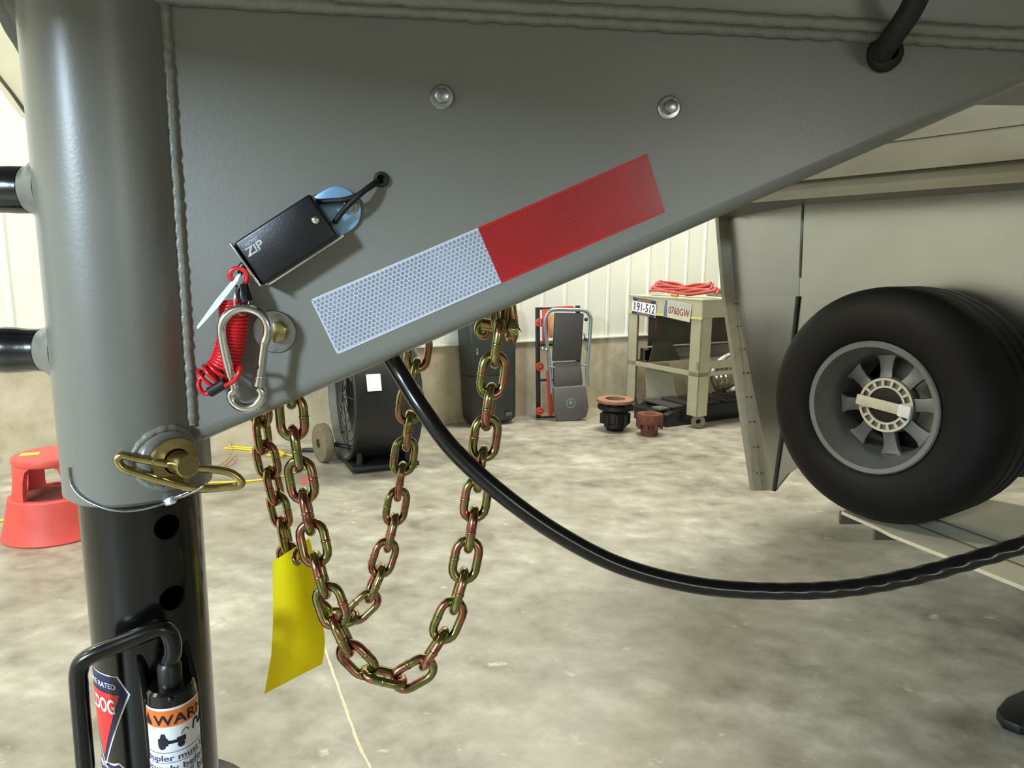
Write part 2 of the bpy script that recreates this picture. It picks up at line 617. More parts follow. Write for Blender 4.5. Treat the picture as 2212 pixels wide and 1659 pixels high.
# side plate: two faces 43 mm apart joined by a rounded fold along the sloping lower edge
E0 = N(350, 780 - .434 * (350 - 836), -0.006)
E1 = N(2330, 780 - .434 * (2330 - 836), -0.006)
ed = (E1 - E0).normalized()
en = ed.cross(W)
en = en if en.z < 0 else -en                           # in-plane, down and out
FR, FD = 0.011, 0.045
outer = [(-FR + FR * math.sin(a), -FR + FR * math.cos(a)) for a in [i * PI / 2 / 8 for i in range(9)]]
outer += [(-FR + FR * math.cos(a), -FD + FR - FR * math.sin(a)) for a in [i * PI / 2 / 8 for i in range(9)]]
top_l, top_r = L0 - BE * 0.03, L0 + BE * 1.1
pl = MB()
a0, a1 = E0 + W * 0.006, E1 + W * 0.006
rings = []
for end, tp in ((a0, L0 - BE * 0.05 + BN * 0.0), (a1, None)):
    e_in = [end + en * n + W * w for n, w in outer]
    rings.append(e_in)
pl.loft(rings, False, False)
f0, f1 = rings[0][0], rings[1][0]
b0, b1 = rings[0][-1], rings[1][-1]
tl = f0 + V * (L0.z - f0.z - 0.0)
tl = at_plane(345, 0, NP0, W)
tl = L0 + BE * ((tl - L0).dot(BE))
tr = L0 + BE * (f1 - L0).dot(BE)
k = (f1 - f0)
pl.add([f0, f1, tr, tl], [(0, 1, 2, 3)])
bw = W * -FD
pl.add([b0, b1, tr + bw, tl + bw], [(3, 2, 1, 0)])
pl.build('side_plate', 'grey_paint', neck)

# beam the plate is welded under
bm_ = MB()
bc = L0 + BE * 0.75 + BN * 0.076
bm_.box(bc + W * -0.026, (2.1, 0.09, 0.15), (BE, W, BN))
bm_.build('top_beam', 'grey_paint', neck, bevel=0.008)


def bead(name, path, r, seg=8, rnd=0.25):
    path = resample(path, max(24, int(len(path))))[0]
    rr = [r * (1 + rnd * math.sin(i * 1.9) + random.uniform(-rnd, rnd) * 0.6) for i in range(len(path))]
    MB().tube(path, rr, seg).build(name, 'weld', neck, smooth=60)


bead('weld_bead', [(L0 + BE * (1.0 * i / 150 - 0.04) + W * 0.003 - BN * (0.001 + random.uniform(0, 0.0010))) for i in range(150)], 0.0062, rnd=0.10)
bead('weld_bead', [(L0 + BE * (1.0 * i / 120 + 0.10) + W * 0.015 - BN * random.uniform(-0.0022, -0.0012)) for i in range(120)], 0.005, rnd=0.08)
wz0 = N(402, 925).z
bead('weld_bead', [T(21.5, TR + 0.001, TZ1 - 0.05 + (wz0 - TZ1 + 0.05) * i / 110) + U * random.uniform(-.0004, .0004) for i in range(110)], 0.0046, rnd=0.10)

# gusset behind the top of the tube
gs = MB()
gs.prism([N(x, y, -0.026) for x, y in ((56, 130), (44, 108), (22, 74), (0, 30), (-60, -90), (160, -90), (160, 130))], W * 0.008)
gs.build('gusset', 'grey_paint', neck, bevel=0.001)
gs = MB()
gs.prism([N(x, y, 0.0) for x, y in ((52, 74), (44, 62), (22, 22), (-20, -60), (120, -60), (120, 74))], W * 0.006)
gs.build('gusset', 'grey_paint', neck, bevel=0.001)

# D handle on the front of the tube
hz1, hz2 = T(180, TR, 0), 0
hu = [at_plane(40, 410, Vector((TAX.x, TAX.y, 0)), W).z, at_plane(52, 756, Vector((TAX.x, TAX.y, 0)), W).z]
LW = -U


def hpt(d, z):
    q = Vector((TAX.x, TAX.y, z)) + LW * (TR + d)
    return q


R1 = 0.0185
hp = [hpt(0.011, hu[0])] + [hpt(0.012 + i * 0.009, hu[0]) for i in range(1, 10)]
hp += [hpt(0.115, hu[0] - 0.008), hpt(0.126, hu[0] - 0.03)]
nz_ = 14
hp += [hpt(0.128, hu[0] + (hu[1] - hu[0]) * (0.22 + 0.56 * i / nz_)) for i in range(nz_ + 1)]
hp += [hpt(0.126, hu[1] + 0.03), hpt(0.115, hu[1] + 0.008)]
hp += [hpt(0.093 - i * 0.009, hu[1]) for i in range(0, 10)]
hr = [R1 * (1 + (0.05 * math.sin(i * 1.3) if i > 24 else 0.012 * math.sin(i * 2.1))) for i in range(len(hp))]
hd = MB().tube(hp, hr, 20).build('handle', 'black_grip', neck, smooth=60)
hd['label'] = 'black taped grip of the handle'
for z in hu:
    s_ = MB()
    s_.lathe([(0.027, -0.006), (0.0235, 0.002), (0.0195, 0.006), (0.0185, 0.010), (0.0165, 0.013)], hpt(0, z), LW, 28)
    s_.build('stub', 'grey_paint', hd, smooth=60)

# sleeve for the pin
AX = (U * math.cos(rad(45)) + W * math.sin(rad(45))).normalized()
bz = ray_cyl(349, 992, TAX, TR).z
BO = Vector((TAX.x, TAX.y, bz))
bs = MB().lathe([(0.0275, TR - 0.012), (0.0245, TR - 0.002), (0.0225, TR + 0.003), (0.0205, TR + 0.005), (0.0135, TR + 0.005), (0.0135, TR - 0.01)], BO, AX, 40, closed=True)
bs.build('pin_sleeve', 'grey_paint', neck, smooth=60)

ring_path = []
for i in range(64):
    a = 2 * PI * i / 64
    r = 0.0245 + random.uniform(-.0004, .0004)
    off = AX.cross(V) * math.cos(a) * r + V * math.sin(a) * r
    lat = math.cos(a) * r
    ring_path.append(BO + off + AX * math.sqrt(TR * TR - lat * lat))
MB().tube(ring_path, [0.0032 + random.uniform(-.0004, .0004) for _ in ring_path], 8, True).build('weld_bead', 'weld', neck, smooth=60)

# deck of this trailer, its unseen front outline shaped to shade the plate
dk = MB()
dk.prism([Vector((x, y, 1.60)) for x, y in ((-0.98, -0.12), (-0.28, -0.40), (0.9, -0.52), (0.9, -0.8), (5.0, -0.8), (5.0, 1.6), (-0.6, 1.6), (-0.6, 1.1), (-0.95, 0.9))], V * 0.06)
for i in range(6):
    dk.box((1.3 + i * 0.6, 0.2, 1.585), (0.06, 1.7, 0.05))
dk.build('deck', 'grey_paint', neck, smooth=0)

# hitch pin with its ring
pin = thing('hitch_pin', 'yellow zinc hitch pin with washer and wire ring locking the grey tube', 'hitch pin', BO + AX * (TR + 0.01))
MB().lathe([(0.0095, TR - 0.02), (0.0095, TR + 0.034), (0.0085, TR + 0.035)], BO, AX, 28).build('shank', 'gold_zinc', pin)
MB().lathe([(0.0098, TR + 0.009), (0.0185, TR + 0.009), (0.0185, TR + 0.014), (0.0105, TR + 0.015)], BO, AX, 36, closed=True).build('collar', 'gold_zinc', pin)
rg = [(360, 1002), (300, 991), (274, 985), (262, 984), (254, 992), (258, 1003), (272, 1014), (330, 1033), (405, 1053), (443, 1056), (500, 1051), (518, 1048), (521, 1040), (508, 1026), (488, 1018), (450, 1013), (412, 1009)]
MB().tube(spline([N(x, y, 0.036 - 0.00006 * (x - 385)) for x, y in rg], 5, True), 0.0033, 10, True).build('wire_ring', 'gold_zinc', pin, smooth=60)

ly = [ray_cyl(x, y, TAX, TR + 0.0015) for x, y in ((148, 1010), (152, 1040), (164, 1062), (182, 1078), (205, 1090), (235, 1100), (270, 1104), (305, 1101), (340, 1092), (366, 1083))]
ly += [N(395, 1073, 0.034), N(420, 1062, 0.040), N(436, 1052, 0.043), N(442, 1046, 0.040), N(436, 1050, 0.032), N(410, 1062, 0.030), N(380, 1074, 0.030), ray_cyl(368, 1081, TAX, TR + 0.001)]
lan = thing('lanyard', 'thin clear coated wire lanyard tying pin ring under the grey tube', 'lanyard', ly[9])
MB().tube(spline(ly, 6), 0.0011, 8).build('wire', 'zinc', lan, smooth=60)
d_ = (ly[10] - ly[9]).normalized()
MB().tube([ly[9] - d_ * 0.004, ly[9] + d_ * 0.006], 0.0031, 12).build('crimp', 'white_print', lan)

# ================================================================== COUPLER (black inner tube, latch, handle)
CRD = 0.0478
cpl = thing('coupler', 'black round coupler tube sliding inside the grey neck tube with latch and stickers', 'coupler', (TAX.x, TAX.y, 0.55))
ct = MB()
AX0 = Vector((TAX.x, TAX.y, 0))
ct.lathe([(CRD, 0.62), (CRD, TZ0 + 0.12), (CRD - 0.007, TZ0 + 0.12), (CRD - 0.007, 0.62)], AX0, V, 96, closed=True)
cto = ct.build('coupler_tube', 'black_gloss', cpl)
cut = MB()
for px in ((361, 1139), (376, 1291)):
    hz = ray_cyl(px[0], px[1], TAX, CRD).z
    cut.cyl(Vector((TAX.x, TAX.y, hz)) + AX * 0.01, Vector((TAX.x, TAX.y, hz)) + AX * 0.09, 0.0108, 40)
cuto = cut.build('cutter', 'black_void')
bmod = cto.modifiers.new('b', 'BOOLEAN')
bmod.object = cuto
bmod.operation = 'DIFFERENCE'
bmod.solver = 'EXACT'
bpy.context.view_layer.update()
dg = bpy.context.evaluated_depsgraph_get()
nm_ = bpy.data.meshes.new_from_object(cto.evaluated_get(dg))
cto.modifiers.clear()
cto.data = nm_
nm_.name = 'coupler_tube'
nm_.set_sharp_from_angle(angle=rad(35))
bpy.data.objects.remove(cuto)
MB().lathe([(0.03, 0.45), (0.062, 0.46), (0.066, 0.52), (0.066, 0.70), (0.060, 0.728), (0.050, 0.738)], AX0 + U * 0.008 - W * 0.022, V, 40).build('ball_housing', 'black_satin', cpl, smooth=60)

LR = 0.0195
LANG = 57.0
LA = U * math.cos(rad(LANG)) + W * math.sin(rad(LANG))
LAX = TAX + LA * (CRD + 0.0165)
lz_top = ray_cyl(372, 1531, LAX, LR + 0.001).z
LAX0 = Vector((LAX.x, LAX.y, 0))
MB().lathe([(0.008, lz_top + 0.012), (LR - 0.003, lz_top + 0.012), (LR - 0.001, lz_top + 0.010), (LR, lz_top + 0.004), (LR, 0.56), (0.008, 0.56)], LAX0, V, 48).build('latch_housing', 'black_gloss', cpl)
SD = Vector((-LA.y, LA.x, 0))
for s_ in (-1, 1):
    g = MB()
    q = Vector((TAX.x, TAX.y, 0)) + LA * (CRD - 0.004)
    g.prism([q + SD * s_ * 0.016 + V * (lz_top + 0.035), q + LA * 0.022 + SD * s_ * 0.017 + V * (lz_top + 0.004), q + LA * 0.022 + SD * s_ * 0.017 + V * (lz_top - 0.05), q + SD * s_ * 0.016 + V * (lz_top - 0.05)], SD * s_ * 0.005)
    g.build('latch_gusset', 'black_gloss', cpl, bevel=0.0012)

hz_ = [LAX + V * (lz_top - 0.01 - LAX.z), LAX + V * (lz_top + 0.026 - LAX.z)]
yw = (LAX - NP0).dot(W)
hp = hz_ + [N(374, 1408, yw), N(369, 1375, yw + 0.001), N(352, 1358, yw + 0.003), N(322, 1366, yw + 0.006), N(260, 1390, yw + 0.010), N(208, 1411, yw + 0.014), N(180, 1428, yw + 0.016), N(170, 1452, yw + 0.017), N(171, 1490, yw + 0.017), N(180, 1600, yw + 0.017), N(190, 1720, yw + 0.017), N(198, 1800, yw + 0.017)]
MB().tube(spline(hp, 7), 0.0070, 16).build('latch_handle', 'black_gloss', cpl, smooth=60)
MB().lathe([(0.0095, lz_top + 0.006), (0.0095, lz_top + 0.028), (0.0075, lz_top + 0.031)], LAX0, V, 24).build('plunger', 'black_satin', cpl)
MB().sphere(LAX + LA * (LR - 0.002) - SD * 0.004 + V * (lz_top + 0.0075 - LAX.z), 0.0028, 12).build('set_screw', 'black_gloss', cpl)


def wrap(axis, r, cen=45.0):
    """(degrees-from-centre arc in metres, height) -> point on the cylinder; centre faces AX"""
    def fn(sx, z):
        a = rad(cen) - sx / r
        return Vector((axis.x, axis.y, 0)) + (U * math.cos(a) + W * math.sin(a)) * r + V * z
    return fn


def patch(mb, poly, fn, rows=14, cols=8):
    """convex polygon in (s, z) laid on the surface"""
    zs = [p[1] for p in poly]
    z0, z1 = min(zs), max(zs)
    cuts = sorted(set([z0 + (z1 - z0) * i / rows for i in range(rows + 1)] + zs))
    rowp = []
    for z in cuts:
        xs = []
        for (xa, za), (xb, zb) in zip(poly, poly[1:] + poly[:1]):
            if min(za, zb) - 1e-9 <= z <= max(za, zb) + 1e-9:
                if abs(zb - za) < 1e-9:
                    xs += [xa, xb]
                else:
                    xs.append(xa + (xb - xa) * (z - za) / (zb - za))
        rowp.append((min(xs), max(xs), z))
    mb.loft([[fn(a + (b - a) * c / cols, z) for c in range(cols + 1)] for a, b, z in rowp], False, False)


# warning label around the latch housing
lb = wrap(LAX, LR + 0.0004, 63)
lb2 = wrap(LAX, LR + 0.0007, 63)
lb3 = wrap(LAX, LR + 0.0010, 63)
wl = MB()
zt = lz_top + 0.0005
patch(wl, [(-0.040, zt), (0.042, zt), (0.040, zt - 0.105), (-0.040, zt - 0.105)], lb, 8, 28)
wlab = wl.build('warning_label', 'white_print', cpl)
o_ = MB()
patch(o_, [(-0.040, zt - 0.002), (0.040, zt - 0.002), (0.040, zt - 0.0165), (-0.040, zt - 0.0165)], lb2, 3, 28)
o_.build('orange_band', 'orange_print', wlab)
tx = MB()
tri = [(-0.0290, zt - 0.0148), (-0.0195, zt - 0.0148), (-0.02425, zt - 0.0045)]
patch(tx, tri, lb3, 4, 3)
text_on(tx, 'WARNING', 0.0125, lambda x, y: lb3(-0.0178 + x, zt - 0.0148 + y), width=0.074, bold=0.0004)
tx.build('lettering', 'ink', wlab, smooth=0)
tx = MB()
for i, ln in enumerate(['Coupler must be', 'securely before', 'on 2 5/16" ball', 'Failure to do so m', 'in serious injury']):
    z = zt - 0.0475 - i * 0.0092
    text_on(tx, ln, 0.0076 if i != 2 else 0.0088, lambda x, y: lb2(-0.0355 + x, z + y), width=0.066, bold=0.0002)
for i in range(5):
    z = zt - 0.0395 - i * 0.0092
    patch(tx, [(-0.026, z), (0.034, z), (0.034, z - 0.0005), (-0.026, z - 0.0005)], lb2, 1, 16)
tx.build('lettering', 'blue_ink', wlab, smooth=0)
tk = MB()                                              # truck pictogram and hook arrow


def rect(x0, z0, x1, z1):
    patch(tk, [(x0, zt + 0.005 - z1), (x1, zt + 0.005 - z1), (x1, zt + 0.005 - z0), (x0, zt + 0.005 - z0)], lb2, 1, 3)


rect(-0.0150, 0.032, -0.0070, 0.0385)
patch(tk, [(-0.0135, zt + 0.005 - 0.032), (-0.0080, zt + 0.005 - 0.032), (-0.0092, zt + 0.005 - 0.0275), (-0.0120, zt + 0.005 - 0.0275)], lb2, 2, 3)
rect(-0.0070, 0.0338, 0.0060, 0.0368)
rect(0.0000, 0.0322, 0.0072, 0.0368)
for cx in (-0.0118, 0.0032):
    patch(tk, [(cx + 0.0030 * math.cos(a), zt + 0.005 - 0.0388 + 0.0030 * math.sin(a)) for a in [i * PI / 5 for i in range(10)]], lb2, 4, 3)
for a, b in zip([(0.0035, 0.031), (0.0045, 0.028), (0.0075, 0.0265), (0.0100, 0.0285)], [(0.0045, 0.028), (0.0075, 0.0265), (0.0100, 0.0285), (0.0090, 0.0292)]):
    tk.tube([lb2(a[0], zt + 0.005 - a[1]), lb2(b[0], zt + 0.005 - b[1])], 0.0003, 5)
for a, b in zip([(0.014, 0.031), (0.0155, 0.024), (0.0195, 0.0235), (0.0205, 0.030), (0.0235, 0.0285)], [(0.0155, 0.024), (0.0195, 0.0235), (0.0205, 0.030), (0.0235, 0.0285), (0.027, 0.0245)]):
    tk.tube([lb2(a[0], zt + 0.005 - a[1]), lb2(b[0], zt + 0.005 - b[1])], 0.0007, 5)
tk.build('pictogram', 'ink', wlab, smooth=0)

# pennant sticker on the coupler tube (partly turned away to the left)
st1, st2, st3, st4 = [wrap(TAX, CRD + q) for q in (0.0003, 0.0006, 0.0009, 0.0012)]
pz = ray_cyl(281, 1500, TAX, CRD).z
q_ = ray_cyl(281, 1500, TAX, CRD) - TAX
sx0 = -(math.atan2(q_.dot(W), q_.dot(U)) - rad(45)) * CRD     # arc position of the pennant's right point
c0 = sx0 - 0.034                                              # its centre line
half = 0.034


def pen(m, k, n):
    o = MB()
    h = half * k
    patch(o, [(c0 - h, pz + 0.000 * k), (c0 - h * 0.72, pz + 0.016 * k), (c0 + h * 0.72, pz + 0.016 * k), (c0 + h, pz), (c0 + h * 0.03, pz - 0.074 * k), (c0 - h * 0.03, pz - 0.074 * k)], n, 16, 12)
    return o


stk = pen(None, 1.0, st1).build('pennant_sticker', 'white_print', cpl)
pen(None, 0.94, st2).build('blue_field', 'navy_print', stk)
r_ = MB()
patch(r_, [(c0 - half * 0.72, pz - 0.001), (c0 + half * 0.72, pz - 0.001), (c0 + 0.001, pz - 0.062), (c0 - 0.001, pz - 0.062)], st3, 12, 12)
r_.build('red_field', 'red_print', stk)
tx = MB()
text_on(tx, 'GENUINE RATED', 0.0068, lambda x, y: st4(c0 - 0.031 + x, pz + 0.0040 + y), width=0.052, bold=0.0002)
text_on(tx, 'BULLDOG', 0.0185, lambda x, y: st4(c0 - 0.036 + x, pz - 0.0195 + y), width=0.054, bold=0.0007)
tx.build('lettering', 'white_print', stk, smooth=0)
s2 = MB()
patch(s2, [(c0 - 0.03, pz - 0.078), (c0 + 0.019, pz - 0.066), (c0 + 0.024, pz - 0.070), (c0 + 0.027, pz - 0.15), (c0 - 0.03, pz - 0.15)], st1, 10, 10)
s2o = s2.build('lower_sticker', 'white_print', cpl)
s3 = MB()
patch(s3, [(c0 - 0.029, pz - 0.08), (c0 + 0.018, pz - 0.068), (c0 + 0.0225, pz - 0.072), (c0 + 0.0245, pz - 0.092), (c0 - 0.03, pz - 0.10)], st2, 6, 10)
s3.build('blue_field', 'navy_print', s2o)
s3 = MB()
patch(s3, [(c0 - 0.03, pz - 0.088), (c0 + 0.018, pz - 0.090), (c0 + 0.020, pz - 0.15), (c0 - 0.03, pz - 0.15)], st3, 6, 10)
s3.build('white_field', 'white_print', s2o)
tx = MB()
for i, ln in enumerate(['CAPACITY', 'LBS', 'TESTED']):
    text_on(tx, ln, 0.006, lambda x, y: st4(c0 - 0.008 + x, pz - 0.104 - i * 0.014 + y), width=0.022)
tx.build('lettering', 'blue_ink', s2o, smooth=0)

# ================================================================== THINGS ON THE SIDE PLATE
# reflective tape
ta, tb_, tc, td = N(671, 647, .0), N(1032, 492, .0), N(1083, 611, .0), N(729, 766, .0)
te, tf = N(1397, 332, .0), N(1436, 458, .0)
tape = thing('reflective_tape', 'red and white honeycomb reflective tape stuck diagonally on the grey plate', 'reflective tape', td)


def tape_piece(name, q, m, medge):
    e = (q[1] - q[0]).normalized()
    n = W.cross(e).normalized()

    def uvf(co):
        return ((co - q[0]).dot(e), (co - q[0]).dot(n))
    o = MB().prism([p + W * 0.0001 for p in q], W * 0.0004).build(name, m, tape, smooth=0, uv=uvf)
    b = MB()
    s_ = (q[1] - q[0]).normalized() * 0.0013
    h_ = (q[3] - q[0]).normalized() * 0.0016
    lift = W * 0.00055
    b.add([q[0] + lift, q[1] + lift, q[1] + h_ + lift, q[0] + h_ + lift], [(0, 1, 2, 3)])
    b.add([q[3] + lift, q[2] + lift, q[2] - h_ + lift, q[3] - h_ + lift], [(0, 1, 2, 3)])
    if medge == 'tape_white_edge':
        b.add([q[0] + lift, q[3] + lift, q[3] + s_ + lift, q[0] + s_ + lift], [(0, 1, 2, 3)])
    b.build('border', medge, o, smooth=0)


tape_piece('white_section', [ta, tb_, tc, td], 'tape_white', 'tape_white_edge')
tape_piece('red_section', [tb_, te, tf, tc], 'tape_red', 'tape_red_edge')


# hex flange bolts
def bolt(px, py, label, rot):
    c = N(px, py)
    t_ = thing('flange_bolt', label, 'bolt', c)
    MB().lathe([(0.0095, 0.0), (0.0095, 0.0012), (0.0085, 0.0022), (0.0068, 0.0024), (0.001, 0.0024)], c, W, 32).build('washer_flange', 'zinc', t_)
    hx = MB().hexa(c + W * 0.0022, W, 0.0062, 0.0055, rot)
    hx.build('hex_head', 'zinc', t_, bevel=0.0007)
    return t_


bolt(955, 210, 'zinc hex flange bolt on grey plate above the black switch box', 0.2)
bolt(1445, 233, 'zinc hex flange bolt on grey plate above the red end of the tape', 0.5)
wc = N(594, 716)
wb = thing('anchor_bolt', 'yellow hex bolt on a wide zinc washer beside the snap hook', 'bolt', wc)
MB().lathe([(0.0175, 0.0003), (0.0175, 0.0018), (0.0168, 0.0024), (0.0075, 0.0024), (0.0075, 0.0003)], wc, W, 48, closed=True).build('washer', 'zinc', wb)
MB().hexa(N(600, 716, 0.0024), W, 0.0092, 0.0075, 0.3).build('hex_head', 'gold_zinc', wb, bevel=0.001)

# breakaway switch
BXW = 0.024
sw = thing('breakaway_switch', 'black breakaway switch box with chrome edge and pale blue mounting tab', 'switch', N(610, 540))
c_ = [N(662, 420, BXW), N(505, 526, BXW), N(565, 614, BXW), N(735, 507, BXW)]
ax1 = ((c_[0] - c_[1]) + (c_[3] - c_[2])).normalized()
ax2 = W.cross(ax1).normalized()                         # across, upwards
cen = (c_[0] + c_[1] + c_[2] + c_[3]) / 4
Lb = ((c_[0] - c_[1]).length + (c_[3] - c_[2]).length) / 2
Wb = ((c_[0] - c_[3]).length + (c_[1] - c_[2]).length) / 2
MB().box(cen - W * (BXW - 0.003) / 2, (Lb, Wb, BXW - 0.003), (ax1, ax2, W)).build('box', 'black_plastic', sw, bevel=0.0022, bseg=3)
cb = cen - W * (BXW - 0.0015)
MB().box(cb + ax1 * 0.0, (Lb + 0.003, Wb + 0.002, 0.0018), (ax1, ax2, W)).build('base_plate', 'chrome', sw, bevel=0.0004)
MB().box(cb - ax1 * (Lb / 2 + 0.0012) + W * 0.0125, (0.0014, Wb + 0.001, 0.026), (ax1, ax2, W)).build('end_plate', 'chrome', sw, bevel=0.0003)
tabp = []
tcn = cb + ax1 * (Lb / 2 + 0.010)
TRd = 0.0185
for i in range(17):
    a = -PI / 2 + PI * i / 16
    tabp.append(tcn + ax1 * (TRd * math.cos(a) * 0.95) + ax2 * (TRd * math.sin(a)))
tabp += [cb + ax2 * TRd, cb - ax2 * TRd]
MB().prism(tabp, W * 0.0018).build('mounting_tab', 'blue_zinc', sw, bevel=0.0004)
MB().sphere(N(682, 475, BXW), 0.0034, 16, W, 0.6).build('rivet', 'chrome', sw, smooth=80)
scw = N(757, 443, 0.002)
MB().lathe([(0.0080, 0.0005), (0.0080, 0.0016), (0.005, 0.0017), (0.0048, 0.005), (0.0035, 0.0065), (0.0005, 0.007)], scw, W, 24).build('tab_screw', 'zinc', sw)
for pts_ in (((684, 436, .011), (712, 434, .012), (742, 432, .014), (768, 424, .013), (790, 410, .010), (806, 400, .006), (822, 389, -.004)),
             ((722, 482, .011), (736, 462, .013), (752, 444, .016), (772, 425, .016), (792, 408, .013), (808, 396, .008), (824, 386, -.004))):
    MB().tube(spline([N(*p) for p in pts_], 6), 0.0022, 10).build('switch_wire', 'black_rubber', sw, smooth=60)
MB().lathe([(0.0058, 0.0), (0.0062, 0.002), (0.0055, 0.0042), (0.0035, 0.0046), (0.003, 0.0)], N(824, 388), W, 24).build('wire_grommet', 'black_rubber', sw, smooth=60)
tx = MB()
zo = N(537, 556, BXW + 0.0003)
text_on(tx, 'ZiP', 0.0092, lambda x, y: zo + ax1 * (x + y * 0.12) + ax2 * y, width=0.0145, bold=0.00045)
tx.build('lettering', 'white_print', sw, smooth=0)
tx = MB()
zo2 = N(526, 537, BXW + 0.0003)
text_on(tx, 'Fastway', 0.0050, lambda x, y: zo2 + ax1 * (x + y * 0.25) + ax2 * y, width=0.0140, bold=0.00028)
tx.build('lettering', 'grey_print', sw, smooth=0)
MB().cyl(N(528, 572, 0.013), N(514, 588, 0.013), 0.0036, 14).build('pull_plug', 'black_plastic', sw)

# coiled red lanyard
coil = thing('coiled_cable', 'red coiled breakaway cable with black crimps hanging under the switch', 'cable', N(500, 650, 0.012))
lp = [(500, 606), (497, 594), (502, 584), (514, 580), (527, 584), (534, 596), (531, 610), (527, 622)]
MB().tube(spline([N(x, y, 0.015) for x, y in lp], 6), 0.0021, 10).build('end_loop', 'red_plastic', coil, smooth=60)
MB().tube([N(522, 616, 0.0165), N(527, 640, 0.018), N(532, 652, 0.018)], [0.0050, 0.0056, 0.0056], 14).build('crimp', 'black_plastic', coil)
axp = spline([N(x, y, w) for x, y, w in ((503, 650, .012), (505, 690, .012), (500, 730, .012), (492, 768, .013), (478, 796, .015), (458, 812, .017), (446, 822, .018))], 20)
ax_r, LN = resample(axp, 561)
turns = 27
cpth = []
for i, p_ in enumerate(ax_r):
    f = i / (len(ax_r) - 1)
    q = ax_r[min(i + 1, 560)] - ax_r[max(i - 1, 0)]
    q.normalize()
    e1 = W.cross(q).normalized()
    fr = 0.0095 if f < 0.75 else 0.0095
    a = 2 * PI * (turns * min(f, 0.76) + max(0, f - 0.76) * 13)
    cpth.append(p_ + e1 * math.cos(a) * fr * 1.08 + W * math.sin(a) * fr * 0.9)
MB().tube(cpth, 0.0017, 7).build('coil', 'red_plastic', coil, smooth=60)
MB().tube(spline([cpth[-1], N(436, 812, .02), N(429, 828, .021), (N(434, 844, .022)), N(446, 850, .022), N(458, 847, .023)], 6), 0.0019, 9).build('tail', 'red_plastic', coil, smooth=60)
MB().tube([N(454, 847, .023), N(487, 827, .026)], 0.0043, 14).build('crimp', 'black_plastic', coil)
MB().tube(spline([N(484, 834, .027), N(503, 824, .033), N(514, 810, .035), N(520, 797, .033), N(518, 794, .026), N(504, 806, .016), N(486, 828, .022)], 6), 0.0019, 9).build('end_loop', 'red_plastic', coil, smooth=60)

kr = thing('key_ring', 'small steel split ring joining red cable to the snap hook', 'ring', N(521, 640, .02))
kc = N(523, 649, .0195)
k1 = (N(523, 617, .0195) - kc)
k2 = (U * 0.45 - W * 0.9).normalized() * k1.length
kpath = []
for i in range(80):
    a = 4 * PI * i / 80
    kpath.append(kc + k1 * math.cos(a) + k2 * math.sin(a) * 0.62 + k1.cross(k2).normalized() * (0.0012 * i / 80))
MB().tube(kpath, 0.0009, 8).build('wire', 'chrome', kr, smooth=60)

tgp = [N(519, 590, .016), N(513, 606, .022), N(472, 660, .026), N(426, 710, .028), N(425, 705, .024), N(466, 648, .018), N(508, 597, .012)]
pt = MB().prism(tgp, (U * 0.5 + V * -0.3).normalized() * 0.0006).build('paper_tag', 'paper', smooth=0)
tag(pt, 'white paper tag turned edge-on beside the red coil', 'tag')

# snap hook (carabiner)
CW = 0.024
car = thing('carabiner', 'chrome pear shaped snap hook hanging from the red cable', 'snap hook', N(527, 668, CW))
bp = [(572, 742), (578, 725), (579, 706), (571, 686), (553, 672), (527, 666), (501, 673), (484, 691), (479, 714), (484, 750), (494, 792), (503, 826), (507, 842), (500, 851), (503, 866), (517, 878), (536, 881), (554, 874), (566, 858), (566, 846), (560, 838)]
MB().tube(spline([N(x, y, CW) for x, y in bp], 6), 0.0037, 14).build('body', 'chrome', car, smooth=60)
MB().tube([N(572, 738, CW), N(572, 742, CW), N(571.3, 743, CW), N(561, 826, CW)], [0.0039, 0.0039, 0.0034, 0.0034], 14).build('gate', 'chrome', car)
MB().tube([N(562.5, 814, CW), N(560, 834, CW)], 0.0044, 14).build('gate_catch', 'chrome', car, smooth=40)

# loom entering the plate at the right
lm = thing('wiring_loom', 'thick black cable entering the grey plate through a rubber grommet', 'cable', N(1906, 118))
MB().lathe([(0.0142, 0.0), (0.0148, 0.003), (0.0138, 0.008), (0.0105, 0.011), (0.007, 0.012), (0.006, 0.0)], N(1906, 118), W, 36).build('grommet', 'black_rubber', lm, smooth=60)
MB().tube(spline([N(1902, 124, -0.01), N(1906, 112, .010), N(1922, 88, .022), N(1944, 58, .034), N(1966, 24, .044), N(1984, -14, .054), N(2000, -60, .062), N(2010, -130, .066), N(2015, -200, .066), N(2015, -300, .066), N(2015, -450, .066)], 8), 0.0088, 16).build('cable', 'black_rubber', lm, smooth=60)

